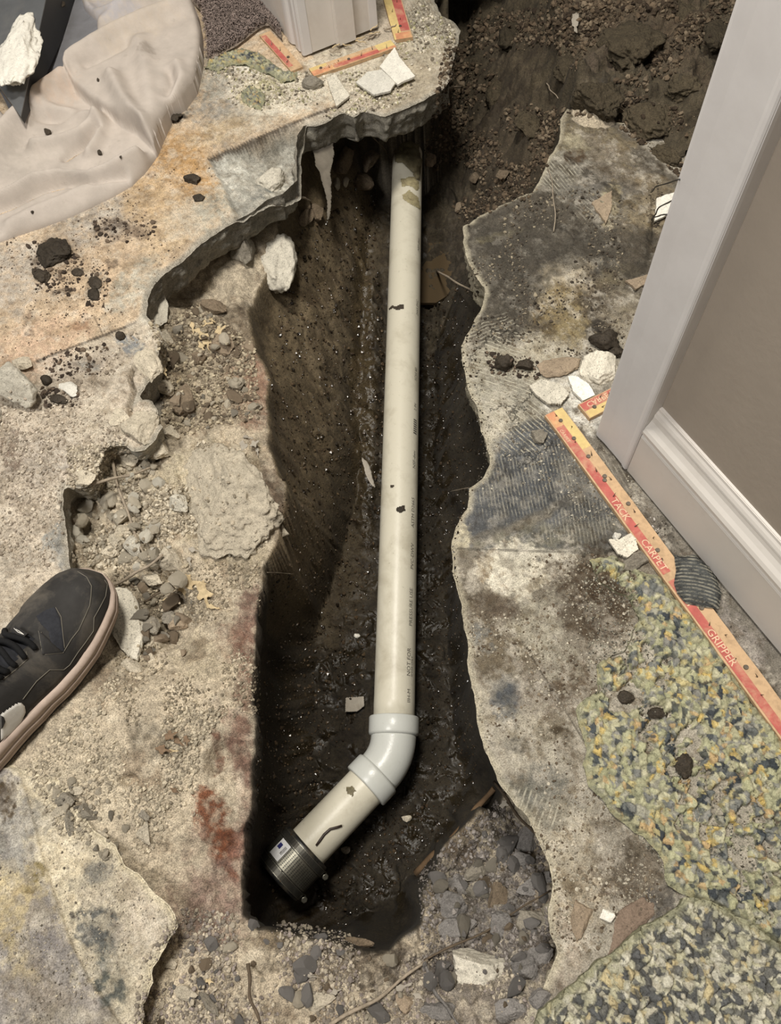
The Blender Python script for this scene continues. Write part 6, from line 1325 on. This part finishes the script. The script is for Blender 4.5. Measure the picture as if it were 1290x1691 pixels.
crumbs('gravel', [(230, 1590), (300, 1500), (420, 1510), (720, 1570), (880, 1600), (880, 1700), (220, 1700)], 3800, ['a99d88', '8d8272', 'b7aa92', '7c7266', '8c8078'], 1, 4.2, 5, 'grit over the rubble at the bottom of the photo', dens=70)
crumbs('gravel', [(690, 1440), (820, 1320), (900, 1400), (910, 1600), (700, 1620)], 1800, ['7d756e', '6a625c', '8f8780', '5d554c'], 1, 4.2, 6, 'violet grey grit on the pit slope')
crumbs('soil_crumbs', [(440, 640), (480, 400), (620, 250), (640, 700), (600, 1150), (450, 1500), (420, 1300), (450, 950), (470, 800)], 3600, ['3c3020', '4b3c2a', '2b2217', '5b4a34'], 1, 3.6, 7, 'soil crumbs on the left wall and floor of the trench', mat=M_wetc)
crumbs('soil_crumbs', [(690, 460), (790, 460), (800, 750), (750, 900), (790, 1280), (720, 1400), (560, 1540), (520, 1480), (690, 1250)], 2400, ['34291b', '433524', '251d13'], 1, 3.0, 8, 'soil crumbs on the right side of the trench', mat=M_wetc)
crumbs('soil_crumbs', [(750, 0), (1215, 0), (1130, 300), (1010, 200), (930, 190), (890, 320), (760, 370), (700, 250)], 5200, ['4f4130', '5c4c39', '3d3124', '6b5a45', '7a6a54'], 1, 4.6, 9, 'mud crumbs over the dug bank at the top right', dens=50)
crumbs('mud_crumbs', [(770, 370), (900, 320), (1100, 300), (1060, 560), (1000, 600), (780, 560)], 1700, ['4f4538', '3f372d', '6a5e4c', '9a8d74'], .8, 3, 10, 'mud crumbs on the black smeared slab', dens=50)
crumbs('debris', [(770, 560), (1000, 560), (980, 680), (1060, 800), (1060, 900), (960, 900), (760, 880), (800, 760)], 1100, ['a59b86', '8a8070', 'c4bca8', '6a6050'], .8, 2.6, 11, 'fine debris on the trowelled adhesive', dens=60)
crumbs('debris', [(750, 920), (1010, 915), (1110, 1000), (980, 1150), (1000, 1290), (1100, 1480), (1000, 1560), (910, 1600), (915, 1440), (800, 1240)], 3200, ['8f8673', '7b6d58', 'b3aa96', '5b4c3a', 'a39985'], .8, 3, 12, 'grit and mud crumbs on the right slab beside the foam', dens=70)
crumbs('debris', [(0, 600), (210, 545), (262, 560), (255, 690), (100, 810), (110, 940), (0, 960)], 2600, ['b3a590', 'c2b5a0', 'a09280', '8a7c6a'], .8, 3.2, 13, 'dust and grit on the left slab above the shoe', dens=60)
crumbs('debris', [(0, 400), (240, 290), (380, 260), (390, 340), (240, 480), (200, 540), (0, 600)], 900, ['8a7660', '6b5a48', 'c0ae94', '4b3f33'], .7, 2.2, 14, 'scattered specks on the tan slab', dens=70)
crumbs('debris', [(340, 110), (500, 120), (640, 90), (690, 0), (755, 50), (740, 130), (640, 180), (500, 205), (390, 230), (340, 180)], 2200, ['c9bea8', '9b907c', '6c6252', 'a7a078', 'd6ccb6'], .7, 3, 15, 'dust and chips on the slab round the doorway post', dens=50)
crumbs('debris', [(960, 900), (1290, 1220), (1290, 1691), (900, 1691), (1120, 1470), (980, 1280)], 2200, ['8b8878', '5d5b50', 'a7a28c', '4c4437'], .8, 2.6, 16, 'specks of grit on the foam padding', dens=60)
crumbs('debris', [(1000, 720), (1040, 790), (1290, 1105), (1290, 1150), (1180, 1000), (1040, 830)], 600, ['a39a90', '6d655a', 'c8c0b6', '4a4339'], .8, 3, 17, 'grit in the gap between the strip and the baseboard', dens=40)
crumbs('debris', [(0, 1290), (60, 1290), (280, 1500), (280, 1560), (230, 1691), (0, 1691)], 1100, ['a59b88', '8b8174', 'c0b398', '5f564a'], .7, 2.4, 18, 'specks on the lower left slab patch', dens=60)
for q, (pg, n) in enumerate([([(45, 400), (110, 395), (140, 440), (120, 490), (60, 480)], 160), ([(140, 440), (180, 440), (180, 510), (145, 505)], 60), ([(150, 360), (260, 365), (250, 400), (160, 400)], 110), ([(60, 640), (130, 640), (130, 670), (75, 675)], 90), ([(70, 580), (180, 570), (170, 620), (80, 630)], 150), ([(800, 580), (890, 590), (890, 625), (810, 620)], 120)]):
    crumbs('mud_crumbs', pg, n, ['42362b', '54463a', '6b5a48', '3a2f26'], 1, 4.4, 60+q, ['dark mud crumbs round the largest clod on the tan slab', 'mud crumbs by the round mud spot', 'brown scuff of crumbs below the cloth', 'damp soil crumbs round the whitish chip', 'earthy crumbs below the seam of the tan slab', 'mud crumbs round the two clods at the right rim'][q])
# ------------------------------------------------------------ sneaker
M_upper = plain('worn black nubuck', lin('343230'), .8, .25, var=.35, scale=20, bumpd=.0004, dirt=lin('6b6357'), dirt_amt=.8)
M_panel = plain('black overlay leather', lin('2a2827'), .7, .3, var=.3, scale=30, bumpd=.0003, dirt=lin('5a5348'), dirt_amt=.5)
M_mid = plain('pinkish beige midsole', lin('b5a090'), .7, .3, var=.14, scale=30, dirt=lin('7f6c5c'), dirt_amt=.55)
M_outs = plain('dark rubber outsole', lin('2c2824'), .8, .3)
M_thread = plain('pale stitching thread', lin('736d60'), .8, .2)
M_lace = plain('black lace', lin('1a1a1b'), .85, .2, var=.2, scale=400, bumpd=.0006)
M_tong = plain('dark blue grey tongue', lin('2d2e33'), .85, .2, var=.2, scale=200, bumpd=.0004)
M_logo = plain('white rubber patch', lin('d8d4cc'), .5, .3, dirt=lin('a89c8c'), dirt_amt=.4)
toe = Vector(P(183, 958, 0.0)); heel_dir = (Vector(P(38-7, 1172-17, 0.0))-toe).normalized()
SL = .295; lat = Vector((0, 0, 1)).cross(heel_dir)
if (Vector(P(150, 1110, 0))-toe).dot(lat) < 0: lat = -lat           # lat points to the lower right side in the photo
shoe = empty('sneaker', tuple(toe+heel_dir*SL*.5), 'black sneaker with beige midsole standing on the left slab, cut by the photo edge', 'shoe')
S0 = Vector(shoe.location)
def itp(xs, ys, s): return float(np.interp(s, xs, ys))
SX = [0, .015, .05, .10, .17, .25, .35, .45, .55, .65, .75, .85, .93, .98, 1]
WR = [0, .014, .028, .038, .045, .050, .053, .051, .046, .042, .039, .038, .034, .022, 0]      # towards lat
WL = [0, .020, .035, .045, .050, .052, .050, .044, .038, .035, .036, .037, .034, .022, 0]
UX = [0, .04, .1, .18, .28, .38, .48, .58, .7, .85, 1]
UH = [.030, .045, .054, .059, .064, .072, .083, .092, .094, .098, .105]
def sole_z(s): return itp([0, .1, .3, .6, 1], [.019, .021, .023, .030, .036], s)
def spring(s): return itp([0, .08, .2, 1], [.010, .004, 0, 0], s)
C0 = -.004
def outline(s, side, grow=0.0):
    w = itp(SX, WR if side > 0 else WL, s); return (w+grow*(1 if w > .004 else w/.004))*side
def pt(s, y, z): return toe+heel_dir*(s*SL)+lat*(y+C0)+Vector((0, 0, z))-S0
ss = [0, .004, .012, .025, .045, .07, .1, .14, .18, .23, .28, .34, .40, .46, .52, .58, .64, .7, .76, .82, .88, .93, .965, .985, .996, 1]
def loftrings(name, rings, mat, parent, close_ends=True, label=None):
    m = len(rings[0]); V = [v for r in rings for v in r]; F_ = []
    for i in range(len(rings)-1):
        for k in range(m): F_.append((i*m+k, i*m+(k+1) % m, (i+1)*m+(k+1) % m, (i+1)*m+k))
    if close_ends: F_ += [tuple(range(m)), tuple(range((len(rings)-1)*m, len(rings)*m))[::-1]]
    return link(name, mesh_py(name, V, F_), mat, parent, label=label)
def contour(z, grow, zf=None):
    a = [pt(s, outline(s, 1, grow), (z(s) if callable(z) else z)) for s in ss]; b = [pt(s, outline(s, -1, grow), (z(s) if callable(z) else z)) for s in ss[::-1][1:-1]]
    return a+b
MZ = [(0.0, -.005), (0.0, .0015), (.12, .004), (.24, .0035), (.30, .0012), (.36, .0045), (.55, .0048), (.60, .0022), (.66, .0042), (.88, .0030), (1.0, .0)]
rings = [contour(lambda s, u=u: spring(s)*(1-u)+u*sole_z(s)+.0012*math.sin(s*40)*(1 if 0 < u < .7 else 0), g+.001) for u, g in MZ]
loftrings('midsole', rings, M_mid, shoe, label='pinkish beige ribbed midsole')
rings = [contour(lambda s: spring(s)-.003, .0), contour(lambda s: spring(s)-.003, .003), contour(lambda s: spring(s)+.0025, .0038), contour(lambda s: spring(s)+.0025, 0)]
loftrings('outsole', rings, M_outs, shoe)
# upper: arches from side to side, mouth open behind the tongue
TH = 30
def arch(s, th, off_=0.0):
    """th -1..1 from the left side over the top to the right side"""
    wl, wr = outline(s, -1, -.002), outline(s, 1, -.001); a = th*math.pi/2; sn = math.copysign(abs(math.sin(a))**.86, a); cs = max(0, math.cos(a))**.72
    h = itp(UX, UH, s); zb = sole_z(s)-.004; rise = min(1, (s/.05)**.55) if s < .05 else 1
    if s > .965: rise = min(rise, max(.0, (1-s)/.035)**.5*.999)
    hh = zb+(h-zb)*rise; y = (wr*sn if sn > 0 else -wl*sn*-1*-1)
    y = wr*sn if sn > 0 else -wl*sn*-1 if False else (wr*sn if sn > 0 else wl*(-sn))
    lean = 1-.22*cs*(1 if s > .3 else .6); y = y*lean if abs(sn) > .01 else y
    ce = (wr+wl)*.5; y = y+(ce*.5)*cs*.6
    return pt(s, y, zb+(hh-zb)*cs+off_*cs)
def upper():
    us = np.concatenate([np.linspace(0.003, .06, 9), np.linspace(.075, 1.0-.003, 54)]); V = []; F_ = []
    for s in us:
        for k in range(TH+1): V.append(arch(float(s), -1+2.0*k/TH))
    def open_(s, th):
        if s < .36: return False
        if s < .58: return abs(th) < .20+.10*(s-.36)/.22
        return abs(th) < .30+.26*min(1, (s-.58)/.1) and s < .95
    for i in range(len(us)-1):
        for k in range(TH):
            if open_((us[i]+us[i+1])/2, -1+2.0*(k+.5)/TH): continue
            F_.append((i*(TH+1)+k, i*(TH+1)+k+1, (i+1)*(TH+1)+k+1, (i+1)*(TH+1)+k))
    me = mesh_py('upper', V, F_); o = link('upper', me, M_upper, shoe)
    sd = o.modifiers.new('thick', 'SOLIDIFY'); sd.thickness = .0025; sd.offset = -1
    return o
upo = upper()
def patch(name, s0, s1, t0, t1, off_, mat, n=14, m=12, thick=.002, bulge=0.0, label=None):
    V = []; F_ = []
    for i in range(n+1):
        for k in range(m+1):
            s = s0+(s1-s0)*i/n; th = t0+(t1-t0)*k/m; e = math.sin(math.pi*k/m)*math.sin(math.pi*i/n)
            p = arch(s, th, off_+bulge*e**.5 if e > 0 else off_); V.append(p)
    for i in range(n):
        for k in range(m): F_.append((i*(m+1)+k, i*(m+1)+k+1, (i+1)*(m+1)+k+1, (i+1)*(m+1)+k))
    o = link(name, mesh_py(name, V, F_), mat, shoe, label=label); sd = o.modifiers.new('thick', 'SOLIDIFY'); sd.thickness = thick; sd.offset = 0
    return o
patch('tongue', .345, .66, -.30, .30, -.003, M_tong, bulge=.003)
patch('inner_sock', .58, .96, -.62, .62, -.045, M_outs)
bpy.context.view_layer.update()
# overlays and seams laid along the leather
def seam(name, pts, r, mat, only=upo, lift=.0004):
    pth = []
    for (a, b) in zip(pts[:-1], pts[1:]):
        n = max(2, int(math.hypot(b[0]-a[0], b[1]-a[1])/4))
        for i in range(n):
            u = i/n; h = ray_surf(a[0]+(b[0]-a[0])*u, a[1]+(b[1]-a[1])*u, only)
            if h: pth.append(h[0]+h[1]*lift-S0)
    if len(pth) > 3: return tube_obj(name, pth, r, 6, mat, shoe)
seam('stitching', [(128, 944), (143, 953), (151, 968), (150, 985), (148, 1000), (140, 1018), (130, 1040), (118, 1055), (104, 1078), (70, 1081)], .00042, M_thread)
seam('stitching', [(172, 958), (177, 965), (174, 985), (162, 1008), (155, 1020), (154, 1042), (140, 1062), (128, 1078), (115, 1098), (105, 1106), (82, 1106), (60, 1125), (35, 1158)], .00042, M_thread)
seam('stitching', [(0, 1012), (15, 1000), (30, 990), (38, 975), (60, 962), (80, 955)], .0005, M_thread)
seam('stitching', [(88, 1005), (97, 1020), (100, 1040), (104, 1076)], .0004, M_thread); seam('stitching', [(92, 1003), (101, 1019), (103, 1040), (107, 1075)], .0004, M_thread)
seam('stitching', [(64, 1042), (70, 1080)], .0004, M_thread); seam('stitching', [(68, 1044), (74, 1080)], .0004, M_thread)
seam('stitching', [(5, 1122), (26, 1106), (46, 1088), (42, 1072)], .0005, M_thread)
for (pts, th, mt, nm) in [([(60, 1018), (75, 1008), (90, 1003), (98, 1020), (103, 1046), (106, 1078), (84, 1062), (80, 1042), (66, 1028)], .0010, M_tong, 'collar_lining'),
        ([(64, 1042), (74, 1050), (104, 1078), (70, 1081)], .0012, M_panel, 'eyestay'), ([(0, 1180), (10, 1172), (25, 1162), (34, 1160), (40, 1166), (41, 1176), (34, 1192), (18, 1210), (0, 1222)], .0022, M_logo, 'side_patch')]:
    skin(nm, pts, upo, th, mt, shoe, 1.6, 3, rough=0.0)
skin('side_patch_slot', [(0, 1180), (5, 1182), (8, 1190), (4, 1199), (0, 1203)], upo, .0032, M_panel, shoe, 1.2, 4, rough=0.0)
# laces across the throat, and the mark on the lace tag
for i in range(6):
    s = .385+i*.036; pth = []
    for k in range(13):
        th = -.36+.72*k/12; p = arch(s+.010*math.sin(k*.5+i), th, .0035+.0045*math.sin(math.pi*k/12)); pth.append(p)
    tube_obj('lace', pth, .0032, 8, M_lace, shoe)
def tag_mark():
    pts = [arch(.352, -.12, .0085), arch(.352, .12, .0085), arch(.375, .12, .0095), arch(.375, -.12, .0095)]
    link('lace_tag', mesh_py('lace_tag', pts+[p-Vector((0, 0, .003)) for p in pts], [(0, 1, 2, 3), (7, 6, 5, 4), (0, 4, 5, 1), (1, 5, 6, 2), (2, 6, 7, 3), (3, 7, 4, 0)], False), M_panel, shoe)
    a = arch(.362, -.09, .0098); b = arch(.362, .10, .0098); c = (a+b)/2+(arch(.375, 0, .0098)-arch(.352, 0, .0098))*.18; c2 = (a+b)/2-(arch(.375, 0, .0098)-arch(.352, 0, .0098))*.05
    tube_obj('tag_mark', [a, a.lerp(c, .5)+(c-a)*.05, c, c.lerp(b, .6), b, b.lerp(c2, .3), c2, a.lerp(c2, .4)], .0004, 6, M_logo, shoe, label='small white mark')
tag_mark()
